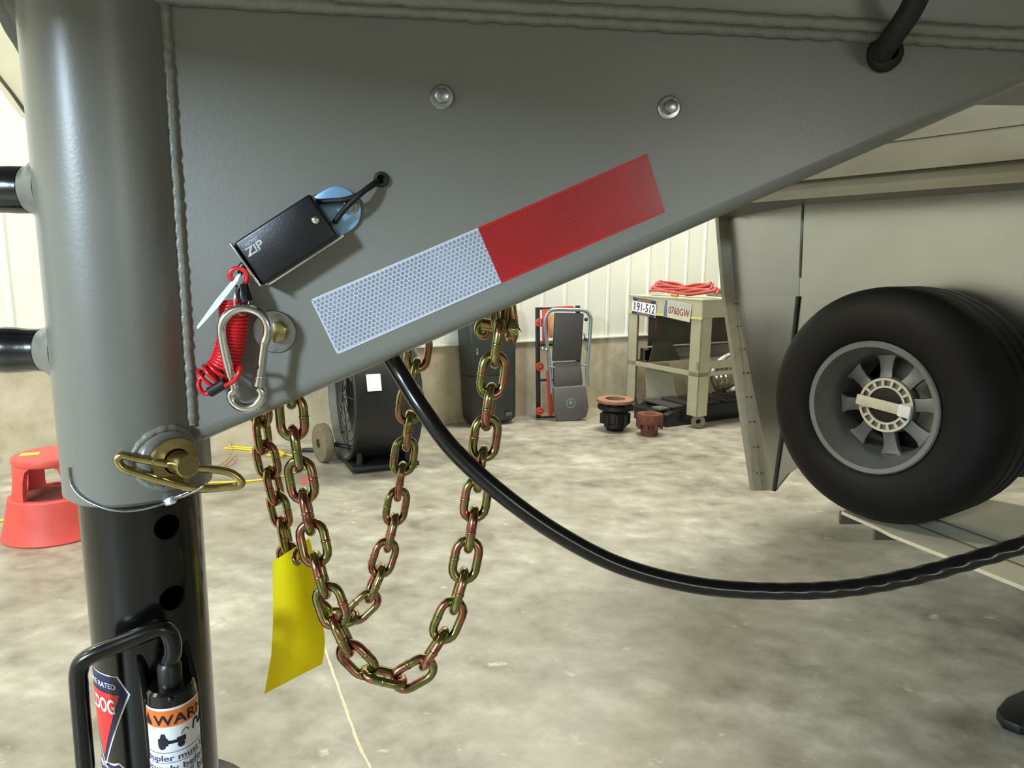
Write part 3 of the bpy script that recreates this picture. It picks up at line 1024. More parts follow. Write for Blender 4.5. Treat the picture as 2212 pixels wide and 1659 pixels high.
# power cord sagging below the plate
cd = [(842, 768, -.030), (868, 812, -.026), (912, 882, -.012), (980, 972, -.001), (1080, 1064, .004), (1200, 1150, .005), (1340, 1222, .005), (1500, 1264, .006), (1660, 1277, .008), (1820, 1272, .012), (1960, 1248, .016), (2090, 1213, .02), (2240, 1166, .024), (2420, 1090, .026), (2600, 960, .026), (2720, 760, .02), (2770, 500, .01), (2780, 200, .0), (2780, -100, .0), (2780, -330, .0)]
cpt = spline([N(*p) for p in cd], 26)
cpt, cl = resample(cpt, 480)
cbm = MB()
tgs = [(cpt[min(i + 1, 479)] - cpt[max(i - 1, 0)]).normalized() for i in range(480)]
rings = []
for i, p_ in enumerate(cpt):
    e1 = tgs[i].cross(W).normalized()
    e2 = tgs[i].cross(e1)
    s_ = cl * i / 479
    amp = 0.05 * min(1, max(0, (i - 120) / 80))
    ring = []
    for k in range(20):
        a = 2 * PI * k / 20
        rr = 0.0079 * (1 + amp * math.cos(3 * (a - s_ * 2 * PI / 0.075)))
        ring.append(p_ + (e1 * math.cos(a) + e2 * math.sin(a)) * rr)
    rings.append(ring)
cbm.loft(rings)
co = cbm.build('power_cord', 'black_gloss', smooth=70, origin=cpt[0])
tag(co, 'thick black trailer cord sagging in an arc from under the grey plate', 'cord')

# ================================================================== SAFETY CHAINS
WIRE, PIT, OW = 0.0083, 0.0290, 0.0295
Rr = (OW - WIRE) / 2
st_ = (PIT + WIRE * 1.0) / 2 - Rr
lk = []
for i in range(9):
    a = -PI / 2 + PI * i / 8
    lk.append(Vector((st_ + Rr * math.cos(a), Rr * math.sin(a), 0)))
for i in range(9):
    a = PI / 2 + PI * i / 8
    lk.append(Vector((-st_ + Rr * math.cos(a), Rr * math.sin(a), 0)))
lmb = MB().tube(lk, WIRE / 2, 10, True)
mid = Vector((0, Rr, 0))
lmb.tube([mid + Vector((-.0012, 0, 0)), mid + Vector((-.0006, 0, 0)), mid + Vector((.0006, 0, 0)), mid + Vector((.0012, 0, 0))], [WIRE / 2, WIRE / 2 + .0005, WIRE / 2 + .0005, WIRE / 2], 10)
ltmp = lmb.build('link', 'chain', smooth=70, origin=(0, 0, 0))
link_me = ltmp.data
bpy.data.objects.remove(ltmp)


def make_chain(pts, label, rolls):
    P = [N(*p) for p in pts]
    path = spline(P, 12)
    C, ln = resample(path, len(P))
    t_ = thing('safety_chain', label, 'chain', C[0], 'trailer safety chains')
    for i, c in enumerate(C):
        d = (C[min(i + 1, len(C) - 1)] - C[max(i - 1, 0)]).normalized()
        y_ = W.cross(d).normalized()
        z_ = d.cross(y_)
        ro = rad(rolls[i % 2] + random.uniform(-9, 9))
        yy = y_ * math.cos(ro) + z_ * math.sin(ro)
        zz = d.cross(yy)
        mw = Matrix(((d.x, yy.x, zz.x, c.x), (d.y, yy.y, zz.y, c.y), (d.z, yy.z, zz.z, c.z), (0, 0, 0, 1)))
        place(link_me, 'link', t_, mw)
    return t_


w1 = -0.022
ch1 = [(628, 830, w1), (630, 892, w1), (637, 954, w1), (649, 1024, w1), (663, 1100, -.018), (678, 1175, -.012), (694, 1246, -.006), (716, 1310, 0), (739, 1370, 0), (771, 1424, 0), (820, 1458, 0), (880, 1464, 0), (927, 1416, -.004), (962, 1354, -.008), (987, 1289, -.012), (1003, 1226, -.016), (1015, 1160, -.02), (1026, 1092, w1), (1036, 1025, w1), (1047, 955, w1), (1056, 884, w1), (1065, 810, w1), (1075, 742, w1)]
make_chain(ch1, 'yellow zinc safety chain in the longer front loop reaching lowest', (82, 8))
w2 = -0.14
ch2 = [(562, 880, w2), (566, 930, w2), (574, 983, w2), (589, 1040, w2), (602, 1094, w2), (614, 1148, w2), (625, 1204, -.135), (645, 1262, -.13), (676, 1308, -.125), (724, 1334, -.12), (780, 1314, -.12), (808, 1262, -.125), (829, 1204, -.13), (845, 1148, -.135), (856, 1094, w2), (865, 1036, w2), (874, 978, w2), (882, 920, w2), (886, 866, w2), (896, 812, w2), (903, 760, w2)]
make_chain(ch2, 'yellow zinc safety chain in the shorter loop behind the front one', (20, 96))

# anchor where the front loop is hung
an = thing('chain_anchor', 'yellow zinc shackle and nuts holding the chain below plate edge', 'shackle', N(1080, 700, -.03))
MB().tube(spline([N(x, y, w) for x, y, w in ((1046, 690, -.05), (1032, 706, -.05), (1034, 722, -.05), (1048, 726, -.05), (1056, 712, -.05), (1060, 690, -.05))], 6), 0.0034, 10).build('ring', 'chain', an, smooth=60)
MB().cyl(N(1040, 700, -.045), N(1118, 712, -.045), 0.0055, 16).build('shackle_pin', 'gold_zinc', an)
MB().hexa(N(1094, 708, -.045), (N(1118, 712, -.045) - N(1040, 700, -.045)), 0.0105, 0.008).build('nut', 'gold_zinc', an, bevel=0.001)
MB().tube(spline([N(1068, 640, -.035), N(1070, 690, -.03), N(1078, 722, -.03), N(1088, 690, -.04), N(1092, 640, -.045)], 6), 0.0045, 12).build('shackle_bow', 'chain', an, smooth=60)
MB().prism([N(1098, 680, -.05), N(1112, 690, -.05), N(1127, 718, -.05), (N(1112, 704, -.05))], W * 0.003).build('cotter', 'iron_black', an)
MB().tube(spline([N(1103, 660, -.05), N(1107, 690, -.05), N(1108, 722, -.052), N(1104, 736, -.055)], 6), 0.005, 12).build('hook', 'chain', an, smooth=60)

# yellow tag on the rear chain
TL = [(588, 1214), (589, 1250), (590, 1290), (590, 1335), (586, 1415), (579, 1455), (571, 1499)]
TRr = [(668, 1163), (679, 1205), (687, 1260), (696, 1330), (702, 1385), (700, 1415), (696, 1434)]
tgm = MB()
r1, r2 = [], []
for i, (a, b) in enumerate(zip(TL, TRr)):
    row = []
    for k in range(9):
        f = k / 8
        w = -0.062 - 0.030 * f + 0.010 * math.sin(PI * f) + 0.01 * (i / 6 - 0.5)
        row.append(N(a[0] + (b[0] - a[0]) * f, a[1] + (b[1] - a[1]) * f, w))
    r1.append(row)
tgm.loft(r1, False, False)
tgm.loft([[p - W * 0.0006 for p in r] for r in r1], False, False)
rim = r1[0] + [r[-1] for r in r1[1:]] + r1[-1][::-1][1:] + [r[0] for r in r1[::-1][1:-1]]
tgm.loft([[p, p - W * 0.0006] for p in rim], False, False, True)
yt = thing('yellow_tag', 'blank bright yellow plastic tag hanging on the chains', 'tag', r1[0][4])
tgm.build('sheet', 'tag_yellow', yt, smooth=60)
MB().tube(spline([N(636, 1196, -.060), N(645, 1188, -.066), N(650, 1202, -.070), N(644, 1218, -.058), N(636, 1210, -.055)], 6, True), 0.0024, 9, True).build('hanger_ring', 'chain', yt, smooth=60)

# ================================================================== NEIGHBOUR TRAILER NOSE
VD = Vector((-0.59, 0.81, 0)).normalized()              # along the slanted nose side, going away
VN = Vector((-0.81, -0.59, 0)).normalized()             # out of it
PV = at_y(1735, 600, 2.95)


def VP(x, y, off=0.0):
    return at_plane(x, y, PV + VN * off, VN)


nt = thing('parked_trailer', 'aluminium nose of a second trailer parked behind the neck', 'trailer', (PV.x, PV.y, 0.35))
A, B, D = VP(1735, 400), at_y(1566, 380, 3.85), VP(1672, 1060)
C_ = at_y(1646, 1060, D.y + 0.16)
M2 = VP(1726, 640)
B2 = at_y(1588, 640, 3.62)
nf = MB()
th = Vector((0.02, 0.01, 0))
nf.loft([[B, A], [B2, M2], [C_, D]], False, False)
nf.loft([[p + th for p in r] for r in ([B, A], [B2, M2], [C_, D])], False, False)
nf.build('front_panel', 'aluminium', nt, smooth=0)
sp_ = MB()
poly = [VP(1735, 330), VP(1727, 640), VP(1690, 960), VP(1674, 1058), VP(1703, 1022), VP(1760, 985), VP(1900, 1000), VP(2500, 1060), VP(2500, 200)]
sp_.prism(poly, VN * -0.02)
sp_.build('side_panel', 'aluminium', nt, smooth=0)
MB().tube([A, VP(1734, 450), VP(1728, 600)], 0.006, 8).build('corner_seam', 'aluminium_dull', nt)
MB().tube([VP(1724, 640, .004), VP(1700, 860, .004), D], 0.010, 8).build('corner_trim', 'frame_black', nt)
es = MB()
eo = at_y(1556, 380, 3.86) - B
es.loft([[B, B + eo * 1.9], [B2, B2 + eo * 1.9], [C_, C_ + (at_y(1632, 1060, D.y + 0.17) - C_)]], False, False)
es.loft([[B, B + eo * 1.9], [B2, B2 + eo * 1.9], [C_, C_ + (at_y(1632, 1060, D.y + 0.17) - C_)]], False, False)
edge_pts = [[B, B + eo * 2.2], [B2, B2 + eo * 2.2], [C_, at_y(1628, 1060, D.y + 0.17)]]
es = MB()
es.loft([[a, b, b + VD * 0.02, a + VD * 0.02] for a, b in edge_pts], True, True)
es.build('edge_strip', 'alu_strip', nt, smooth=0)
for k in range(8):
    f = 0.04 + k * 0.125
    q = B2.lerp(C_, f) + (at_y(1610, 850, 3.3) - at_y(1622, 850, 3.3)) * 0.5 - VD * 0.002
    MB().sphere(q, 0.005, 8, VD, 0.5).build('rivet', 'aluminium_dull', nt)
# rails under the overhanging upper deck
OFF = 0.30
rails = [(395, 345, 0.0), (345, 262, 0.03)]
z_at = lambda y, o: VP(2212, y, OFF + o).z
base_pt = VP(1650, 425, OFF)
far = PV + VN * OFF + VD * 0.75
near = PV + VN * OFF - VD * 1.0
for yb, yt_, o in rails:
    z0, z1 = VP(2212, yb, OFF + o).z, VP(2212, yt_, OFF + o).z
    q0 = far + VN * o
    q1 = near + VN * o
    mb = MB()
    for (a, b, ext) in ((0.0, 0.14, 0.02), (0.14, 0.9, 0.008), (0.9, 1.0, 0.016)):
        za, zb = z0 + (z1 - z0) * a, z0 + (z1 - z0) * b
        pts_ = [q0 + V * (za - q0.z), q1 + V * (za - q1.z), q1 + V * (zb - q1.z), q0 + V * (zb - q0.z)]
        mb.prism([p - VN * 0.05 for p in pts_], VN * (0.05 + ext))
    mb.build('deck_rail', 'aluminium_dull', nt, smooth=0)
z0, z1 = VP(2212, 290, OFF).z, VP(2212, 290, OFF).z + 0.42
q0, q1 = far + VN * -0.03, near + VN * -0.03
MB().prism([q0 + V * (z0 - q0.z), q1 + V * (z0 - q1.z), q1 + V * (z1 - q1.z), q0 + V * (z1 - q0.z)], VN * 0.02).build('upper_panel', 'aluminium_dull', nt, smooth=0)
zb = VP(2212, 396, OFF).z
un = MB()
un.prism([Vector((p.x, p.y, zb + 0.01)) for p in (far, near, near - VN * 1.6, far - VN * 1.6)], V * 0.05)
un.build('deck_floor', 'aluminium_dull', nt, smooth=0)
# tongue platform the spare stands on
SO = at_y(1881, 881, 2.32)
ZP = SO.z - 0.405
pf = MB()
fpts = [at_floor(x, y, ZP) for x, y in ((1893, 1137), (1926, 1154), (2070, 1210), (2212, 1267), (2250, 1283))]
lft = at_floor(1818, 1104, ZP)
bk = [fpts[-1] + Vector((0.9, 0.35, 0)), lft + Vector((0.45, 0.30, 0))]
pf.prism(fpts + bk + [lft], V * -0.012)
pf.build('platform', 'platform_metal', nt, smooth=0)
rbm = MB()
for off in (0.10, 0.19):
    rbm.prism([fpts[0] + Vector((off * 1.2, off * .55, 0.0)), fpts[-1] + Vector((off * 1.2, off * .55, 0.0)), fpts[-1] + Vector((off * 1.2, off * .55 + .012, 0.0)), fpts[0] + Vector((off * 1.2, off * .55 + .012, 0.0))], V * 0.004)
rbm.build('seam', 'aluminium_dull', nt, smooth=0)
for q in (lft, fpts[0]):
    MB().box(q + Vector((0.045, 0.01, -0.028)), (0.09, 0.014, 0.045)).build('bracket', 'aluminium_dull', nt, smooth=0)

# spare wheel
SA = rad(56)
SN = Vector((-math.sin(SA), -math.cos(SA), 0))
SO = at_y(1881, 881, 2.32)
spare = thing('spare_wheel', 'spare trailer tyre on a grey alloy rim mounted on the parked trailer', 'wheel', SO - V * 0.4)
TW = 0.33
tp = [(.221, -.004), (.235, .012), (.262, .022), (.300, .024), (.340, .014), (.368, -.004), (.388, -.030), (.398, -.055), (.400, -.080)]
for g in (0.32, 0.5, 0.68):
    h = -TW * g
    tp += [(.401, h + .012), (.393, h + .008), (.393, h - .008), (.401, h - .012)]
tp += [(.400, -TW + .08), (.398, -TW + .055), (.388, -TW + .03), (.36, -TW + .004), (.30, -TW - .02), (.235, -TW - .01), (.221, -TW + .004)]
MB().lathe(tp, SO, SN, 72, closed=True).build('tyre', 'tyre_rubber', spare)
lip = [(.224, -.006), (.224, .006), (.219, .010), (.204, .008), (.200, .000), (.198, -.020), (.188, -.034), (.186, -.050), (.177, -.062), (.175, -.10), (.168, -.125), (.166, -.24), (.188, -.27), (.196, -.27), (.190, -.22), (.194, -.10), (.205, -.02)]
rim_o = MB().lathe(lip, SO, SN, 72, closed=True).build('rim', 'wheel_alloy', spare)
e1 = SN.cross(V).normalized()
e2 = V
DH = -0.110


def SPt(r, a, h):
    return SO + SN * h + (e1 * math.cos(a) + e2 * math.sin(a)) * r


spk = MB()
for k, (r, w) in enumerate(((0.086, 0.022), (0.120, 0.021), (0.150, 0.025), (0.170, 0.036))):
    h = DH + (0.012 if k < 1 else 0.004 if k < 2 else 0.0)
    spk.v += [SO + SN * h + e1 * r - e2 * w, SO + SN * h + e1 * r + e2 * w, SO + SN * (h - 0.022) + e1 * r + e2 * w, SO + SN * (h - 0.022) + e1 * r - e2 * w]
for k in range(3):
    for j in range(4):
        spk.f.append((k * 4 + j, k * 4 + (j + 1) % 4, k * 4 + 4 + (j + 1) % 4, k * 4 + 4 + j))
s0 = spk.build('spoke', 'wheel_alloy', rim_o, bevel=0.003)
sme = s0.data
bpy.data.objects.remove(s0)
for v in sme.vertices:
    v.co += wloc(rim_o)
for k in range(8):
    R = Matrix.Translation(SO) @ Matrix.Rotation(2 * PI * (k + 0.18) / 8, 4, SN) @ Matrix.Translation(-SO)
    place(sme, 'spoke', rim_o, R)
MB().lathe([(.001, DH + .012), (.094, DH + .012), (.098, DH + .004), (.098, DH - .02), (.001, DH - .02)], SO, SN, 48).build('hub_disc', 'wheel_alloy', spare)
lockp = thing('wheel_lock_plate', 'perforated beige lock plate with a crossbar over the spare hub', 'lock', SPt(0, 0, DH + .02))
rgm = MB()
for r0, r1_ in ((.060, .067), (.085, .093)):
    rgm.lathe([(r0, DH + .014), (r1_, DH + .014), (r1_, DH + .022), (r0, DH + .022)], SO, SN, 56, closed=True)
rgm.build('ring_plate', 'beige_plate', lockp, smooth=40)
web = MB().prism([SPt(.066, -0.055, DH + .014), SPt(.086, -0.06, DH + .014), SPt(.086, 0.06, DH + .014), SPt(.066, 0.055, DH + .014)], SN * 0.008)
w0 = web.build('web', 'beige_plate', lockp, smooth=0)
wme = w0.data
bpy.data.objects.remove(w0)
for v in wme.vertices:
    v.co += wloc(lockp)
for k in range(16):
    R = Matrix.Translation(SO) @ Matrix.Rotation(2 * PI * (k + 0.5) / 16, 4, SN) @ Matrix.Translation(-SO)
    place(wme, 'web', lockp, R)
MB().lathe([(.001, DH + .011), (.058, DH + .011), (.058, DH + .018), (.045, DH + .02), (.001, DH + .021)], SO, SN, 40).build('hub_cap', 'iron_black', lockp)
cbx = SPt(0, 0, DH + .033)
h_ax = (VP(1975, 890) - VP(1850, 874)).normalized()
h_ax = (e1 * -1 if e1.dot(h_ax) < 0 else e1)
tilt = (h_ax - V * 0.09).normalized()
MB().box(cbx - tilt * 0.018, (0.155, 0.010, 0.036), (tilt, SN, tilt.cross(SN))).build('crossbar', 'beige_plate', lockp, bevel=0.003)
MB().box(cbx + tilt * 0.075, (0.042, 0.022, 0.042), (tilt, SN, tilt.cross(SN))).build('padlock_body', 'paper', lockp, bevel=0.004)

# landing legs
jp = at_floor(2228, 1224)
jk = thing('landing_leg', 'dark navy landing leg standing under the deck behind the cord', 'trailer jack', jp)
MB().box(jp + V * 0.62, (0.075, 0.075, 1.2)).build('leg_tube', 'jack_navy', jk, bevel=0.006)
MB().box(jp + V * 0.012, (0.17, 0.17, 0.02)).build('foot_plate', 'jack_navy', jk, bevel=0.004)
jp2 = at_floor(2255, 1545)
jk2 = thing('landing_leg', 'black jack foot showing at the lower right corner of the floor', 'trailer jack', jp2)
fpp = [at_floor(x, y, 0.004) for x, y in ((2150, 1550), (2172, 1525), (2215, 1505), (2330, 1500), (2360, 1560), (2290, 1600), (2200, 1588), (2165, 1574))]
MB().prism(fpp, V * 0.028).build('foot_plate', 'black_satin', jk2, bevel=0.004)
MB().cyl(jp2 + Vector((0.16, -0.05, 0.03)), jp2 + Vector((0.16, -0.05, 1.5)), 0.032, 24).build('leg_tube', 'black_satin', jk2)

# ================================================================== BACKGROUND THINGS
# step stool
so = at_floor(126, 1146)
stl = thing('step_stool', 'round red plastic step stool standing behind the grey tube', 'step stool', so)
z3 = V
MB().lathe([(.150, .0), (.220, .0), (.224, .008), (.217, .022), (.202, .085), (.190, .14), (.182, .186), (.174, .192), (.150, .192)], so, V, 56, closed=True).build('lower_step', 'red_stool', stl)
MB().lathe([(.001, .178), (.158, .178), (.158, .184), (.001, .184)], so, V, 48).build('step_tread', 'stool_tread', stl)
for k in range(4):
    ang = rad(62 + 90 * k)
    lg = MB()
    pr = []
    for z, r, hw in ((.18, .168, .30), (.22, .164, .27), (.28, .158, .27), (.325, .154, .34), (.345, .150, .50)):
        ring = []
        for i in range(7):
            a = ang + hw * (i / 3 - 1)
            ring.append(so + Vector((math.cos(a) * r, math.sin(a) * r, z)))
        for i in range(6, -1, -1):
            a = ang + hw * (i / 3 - 1)
            ring.append(so + Vector((math.cos(a) * (r - .022), math.sin(a) * (r - .022), z)))
        pr.append(ring)
    lg.loft(pr)
    lg.build('leg', 'red_stool', stl)
MB().lathe([(.001, .338), (.146, .338), (.153, .345), (.155, .365), (.151, .373), (.140, .377), (.001, .377)], so, V, 56).build('top_step', 'red_stool', stl)
q = so + Vector((-0.075, -0.03, 0.378))
MB().box(q, (.075, .05, .001), (Vector((.9, .4, 0)), Vector((-.4, .9, 0)), V)).build('label_patch', 'yellow_label', stl)

# yellow extension cord
yc = [(-120, 1145), (-40, 1132), (20, 1122), (110, 1108), (250, 1072), (380, 1048), (455, 1043), (540, 1039), (610, 1029), (655, 1014), (676, 1001), (655, 990), (600, 979), (530, 971), (455, 967), (380, 967), (300, 976), (240, 990)]
yo = MB().tube(spline([at_floor(x, y, 0.006) for x, y in yc], 8), 0.0058, 10).build('extension_cord', 'yellow_cord', smooth=60)
tag(yo, 'yellow extension cord looped on the floor behind the grey tube', 'cord')
yc2 = [(380, 972), (455, 962), (520, 966), (580, 971), (612, 978), (600, 985), (540, 976)]
yo2 = MB().tube(spline([at_floor(x, y, 0.016) for x, y in yc2], 8), 0.0055, 10).build('extension_cord', 'yellow_cord', smooth=60)
tag(yo2, 'short bight of yellow cord lying on top of the longer yellow cord', 'cord')
cw = [(490, 930), (500, 962), (502, 975), (494, 990), (478, 1002), (465, 1010), (486, 1006), (500, 992), (508, 985), (512, 996), (498, 1006), (485, 1008)]
wo = MB().tube(spline([at_floor(x, y, 0.018 if i > 2 else 0.03) for i, (x, y) in enumerate(cw)], 8), 0.0022, 8).build('thin_wire', 'copper_wire', smooth=60)
tag(wo, 'thin tangled orange wire lying over the yellow cord', 'wire')
rm = MB().prism([at_floor(x, y, 0.0006) for x, y in ((650, 1046), (662, 1046), (662, 1030), (653, 1029))], V * 0.0005).build('paint_mark', mat('paint_mark', (222, 92, 92), 0.7, 0, 0.1, 40))
tag(rm, 'small red paint dash on the floor between chain strands', 'paint mark')

# drum fan
fd = thing('drum_fan', 'black drum fan on wheels standing before the concrete wall', 'fan', at_floor(770, 1000))
fa = Vector((-0.90, -0.42, 0)).normalized()
FR_ = 0.415
fc = at_y(805, 850, 4.45)
fc.z = FR_ + 0.03
MB().lathe([(FR_ - .012, .205), (FR_, .205), (FR_ + .006, .198), (FR_ + .006, .18), (FR_, .17), (FR_, -.17), (FR_ + .006, -.18), (FR_ + .006, -.2), (FR_ - .012, -.2)], fc, fa, 64, closed=True).build('drum', 'fan_black', fd)
MB().lathe([(FR_ - .012, .205), (FR_ - .03, .17), (FR_ - .05, .10), (FR_ - .055, .095), (FR_ - .02, .17)], fc, fa, 64, closed=True).build('inlet_cone', 'fan_grey', fd)
gr = MB()
for rr in (0.06, 0.12, 0.18, 0.24, 0.30, 0.36):
    gr.tube([fc + fa * (.16 + .03 * (1 - rr / .4)) + (fa.cross(V).normalized() * math.cos(a) + V * math.sin(a)) * rr for a in [2 * PI * i / 40 for i in range(40)]], 0.0025, 6, True)
for k in range(8):
    a = 2 * PI * k / 8
    gr.tube([fc + fa * .19, fc + fa * .16 + (fa.cross(V).normalized() * math.cos(a) + V * math.sin(a)) * .39], 0.003, 6)
gr.build('grille', 'fan_black', fd)
bl = MB()
fe = fa.cross(V).normalized()
for k in range(4):
    a = 2 * PI * k / 4 + 0.4
    d_ = fe * math.cos(a) + V * math.sin(a)
    s_ = fa.cross(d_)
    bl.prism([fc + d_ * .05 - s_ * .05, fc + d_ * .34 - s_ * .09, fc + d_ * .34 + s_ * .09 + fa * .08, fc + d_ * .05 + s_ * .05 + fa * .04], fa * 0.006)
bl.build('blade', 'fan_grey', fd)
MB().lathe([(.001, -.1), (.09, -.1), (.09, .06), (.07, .08), (.001, .08)], fc, fa, 24).build('motor', 'fan_black', fd)
stn = MB()
for s_ in (-.15, .15):
    for q in (-.24, .24):
        stn.box(fc + fa * s_ + fe * q + V * (-FR_ + .06 - 0.02), (.03, .03, .16), (fa, fe, V))
stn.box(fc + V * (-FR_ - .0), (.42, .60, .03), (fa, fe, V))
stn.build('stand', 'fan_black', fd, bevel=0.004)
sc_ = ray(802, 826)
lq = at_y(803, 827, 4.05)
dv = lq - fc
dv -= fa * dv.dot(fa)
dvn = dv.normalized()
tg_ = fa.cross(dvn).normalized()
ctr = fc + dvn * (FR_ + .002) + fa * ((at_y(803, 827, 4.1) - fc).dot(fa))
lbp = MB().prism([ctr + fa * .042 + tg_ * .05, ctr - fa * .042 + tg_ * .05, ctr - fa * .042 - tg_ * .05, ctr + fa * .042 - tg_ * .05], dvn * .002)
lbp.build('label_patch', 'paper', fd)
wc_ = at_y(696, 930, 4.38)
wc_.z = 0.125
wa = Vector((-.8, -.6, 0)).normalized()
wh = MB().lathe([(.03, .03), (.075, .03), (.118, .026), (.124, .012), (.124, -.022), (.118, -.03), (.03, -.03)], wc_, wa, 36, closed=True).build('transport_wheel', 'tan_wheel', fd)
MB().lathe([(.001, .034), (.02, .034), (.024, .028), (.05, .006), (.06, .0), (.001, -.01)], wc_, wa, 24).build('hub', 'iron_black', wh)
MB().cyl(wc_ - wa * .02, fc + fa * .1 + V * (-FR_ + .05), .014, 12).build('axle', 'fan_black', fd)
MB().box(at_floor(668, 972, 0.012), (.10, .04, .02)).build('foot', 'fan_black', fd, bevel=0.003)

# tall black plastic case
fb = at_floor(1072, 920)
bt = thing('storage_tote', 'tall black plastic cart standing at the wall left of the folded creeper', 'tote', fb)
te1 = WT
te2 = Vector((-te1.y, te1.x, 0))


def tote_ring(z, hw, d0, d1, sh=0.0, rc=0.05):
    pts_ = []
    o = fb + te1 * sh + V * z
    for (cx, cy, a0) in ((hw - rc, d1 - rc, 0), (-hw + rc, d1 - rc, 90), (-hw + rc, d0 + rc, 180), (hw - rc, d0 + rc, 270)):
        for i in range(5):
            a = rad(a0 + 90 * i / 4)
            pts_.append(o + te1 * (cx + rc * math.cos(a)) + te2 * (cy + rc * math.sin(a)))
    return pts_


b_ = MB()
b_.loft([tote_ring(0.02, .175, .03, .2, 0.0), tote_ring(.05, .200, .005, .22, 0.0), tote_ring(.40, .206, .0, .235, -.012)])
b_.build('lower_body', 'bin_plastic', bt, smooth=50)
b_ = MB()
b_.loft([tote_ring(.402, .202, .006, .232, -.012), tote_ring(.412, .206, .002, .235, -.012), tote_ring(.66, .212, .0, .235, -.022), tote_ring(.90, .216, .0, .235, -.034), tote_ring(.93, .20, .02, .22, -.034)])
b_.build('upper_body', 'bin_plastic', bt, smooth=50)
MB().box(fb - te1 * .175 - te2 * .006 + V * .60, (.014, .014, .05), (te1, te2, V)).build('latch', 'chrome', bt, bevel=0.002)
MB().box(fb + te1 * .11 - te2 * .004 + V * .085, (.055, .006, .030), (te1, te2, V)).build('badge', 'pad_light', bt, bevel=0.002)

# creepers
cq = at_floor(1215, 910)
ce1 = (Vector((1, 0, 0)) * 0.9 + WT * 0.5).normalized()
ce2 = Vector((-ce1.y, ce1.x, 0))


def cz(px, py, off=0.0):
    return at_plane(px, py, cq + ce2 * off, ce2)


rc = thing('red_creeper', 'black framed creeper with red rails leaning behind the grey one', 'creeper', cq + ce2 * .15 - ce1 * .1)
fr = MB()
for pa, pb in (((1161, 664), (1163, 905)), ((1248, 660), (1250, 900))):
    a, b = cz(*pa, .15), cz(*pb, .15)
    d = a - b
    fr.box((a + b) / 2, (.035, .03, d.length), (ce1, ce2, d))
for ya in (668, 746, 822, 902):
    a, b = cz(1161, ya, .15), cz(1250, ya - 3, .15)
    fr.box((a + b) / 2, ((b - a).length, .02, .02), (ce1, ce2, V))
fr.build('frame', 'frame_black', rc, bevel=0.003)
for pa, pb, w_, m_ in (((1178, 668), (1178, 740), .05, 'frame_red'), ((1184, 800), (1190, 898), .035, 'frame_red'), ((1191, 678), (1190, 730), .03, 'tan_pad'), ((1200, 664), (1238, 663), .016, 'frame_red')):
    a, b = cz(*pa, .13), cz(*pb, .13)
    d = (b - a)
    MB().box((a + b) / 2, (w_, .02, d.length), (d.cross(ce2), ce2, d)).build('rail', m_, rc, bevel=0.003)
for py in (697, 792, 888):
    c = cz(1166, py, .08)
    cs = MB().lathe([(.02, .012), (.034, .012), (.034, -.012), (.02, -.012)], c, ce1 * .3 - ce2, 24, closed=True).build('caster', 'frame_red', rc)
    MB().cyl(c, c + ce2 * .07, .01, 10).build('stem', 'zinc', cs)
gc = thing('grey_creeper', 'folded grey tube creeper with three dark pads standing on end', 'creeper', cq)
tp_ = [(1192, 850), (1188, 800), (1182, 745), (1176, 700), (1184, 676), (1198, 669), (1230, 669), (1262, 671), (1275, 684), (1276, 700), (1272, 750), (1268, 800), (1270, 832)]
MB().tube(spline([cz(x, y, .03) for x, y in tp_], 6), .0145, 12).build('tube_frame', 'frame_grey', gc, smooth=60)


def pad(name, pts_, off, th_, m_, bev=.012):
    return MB().prism([cz(x, y, off) for x, y in pts_], ce2 * th_).build(name, m_, gc, bevel=bev)


pad('pad', ((1199, 676), (1262, 677), (1256, 778), (1194, 781)), .02, .04, 'pad_vinyl')
pad('pad', ((1196, 784), (1255, 781), (1260, 832), (1197, 836)), .03, .04, 'pad_light')
pd = pad('headrest', ((1196, 838), (1266, 833), (1273, 880), (1268, 902), (1240, 910), (1205, 912), (1196, 890)), -.01, .06, 'pad_light', .016)
ec = cz(1233, 871, -.012)
em = MB().lathe([(.030, .0), (.042, .0), (.042, .003), (.030, .003)], ec, -ce2, 32, closed=True)
em.lathe([(.001, .0), (.020, .0), (.018, .004), (.001, .004)], ec + V * .004, -ce2, 20)
em.build('emblem', 'frame_grey', pd, smooth=40)
for px, py in ((1172, 754), (1180, 756), (1266, 690), (1265, 733)):
    MB().sphere(cz(px, py, .01), .016, 12).build('pivot', 'zinc' if px < 1200 else 'frame_black', gc, smooth=60)
for pa, pb in (((1262, 720), (1266, 756)), ((1186, 792), (1198, 794)), ((1256, 788), (1268, 790))):
    MB().cyl(cz(*pa, .02), cz(*pb, .02), .008, 10).build('bracket', 'frame_grey', gc)

# brake rotor on hub, and rusty hub
ho = at_floor(1328, 929)
hb = thing('rotor_stack', 'black wheel hub with two brake discs stacked on it', 'wheel hub', ho)
S_ = 5.3 / FPX
MB().lathe([(.001, .0), (.062, .0), (.072, .02), (.085, .03), (.085, .06), (.1, .07), (.1, .145), (.085, .155), (.06, .16), (.001, .16)], ho, V, 40).build('hub', 'iron_black', hb)
for k in range(8):
    a = 2 * PI * k / 8
    c = ho + Vector((math.cos(a) * .098, math.sin(a) * .098, .10))
    MB().cyl(c - V * .045, c + V * .035, .02, 12).build('lug_boss', 'iron_black', hb)
MB().lathe([(.055, .165), (.128, .165), (.138, .175), (.138, .198), (.128, .205), (.1, .20), (.06, .19)], ho, V, 48, closed=True).build('brake_disc', 'iron_black', hb)
MB().lathe([(.04, .19), (.07, .19), (.07, .225), (.04, .225)], ho, V, 32, closed=True).build('spacer', 'iron_black', hb)
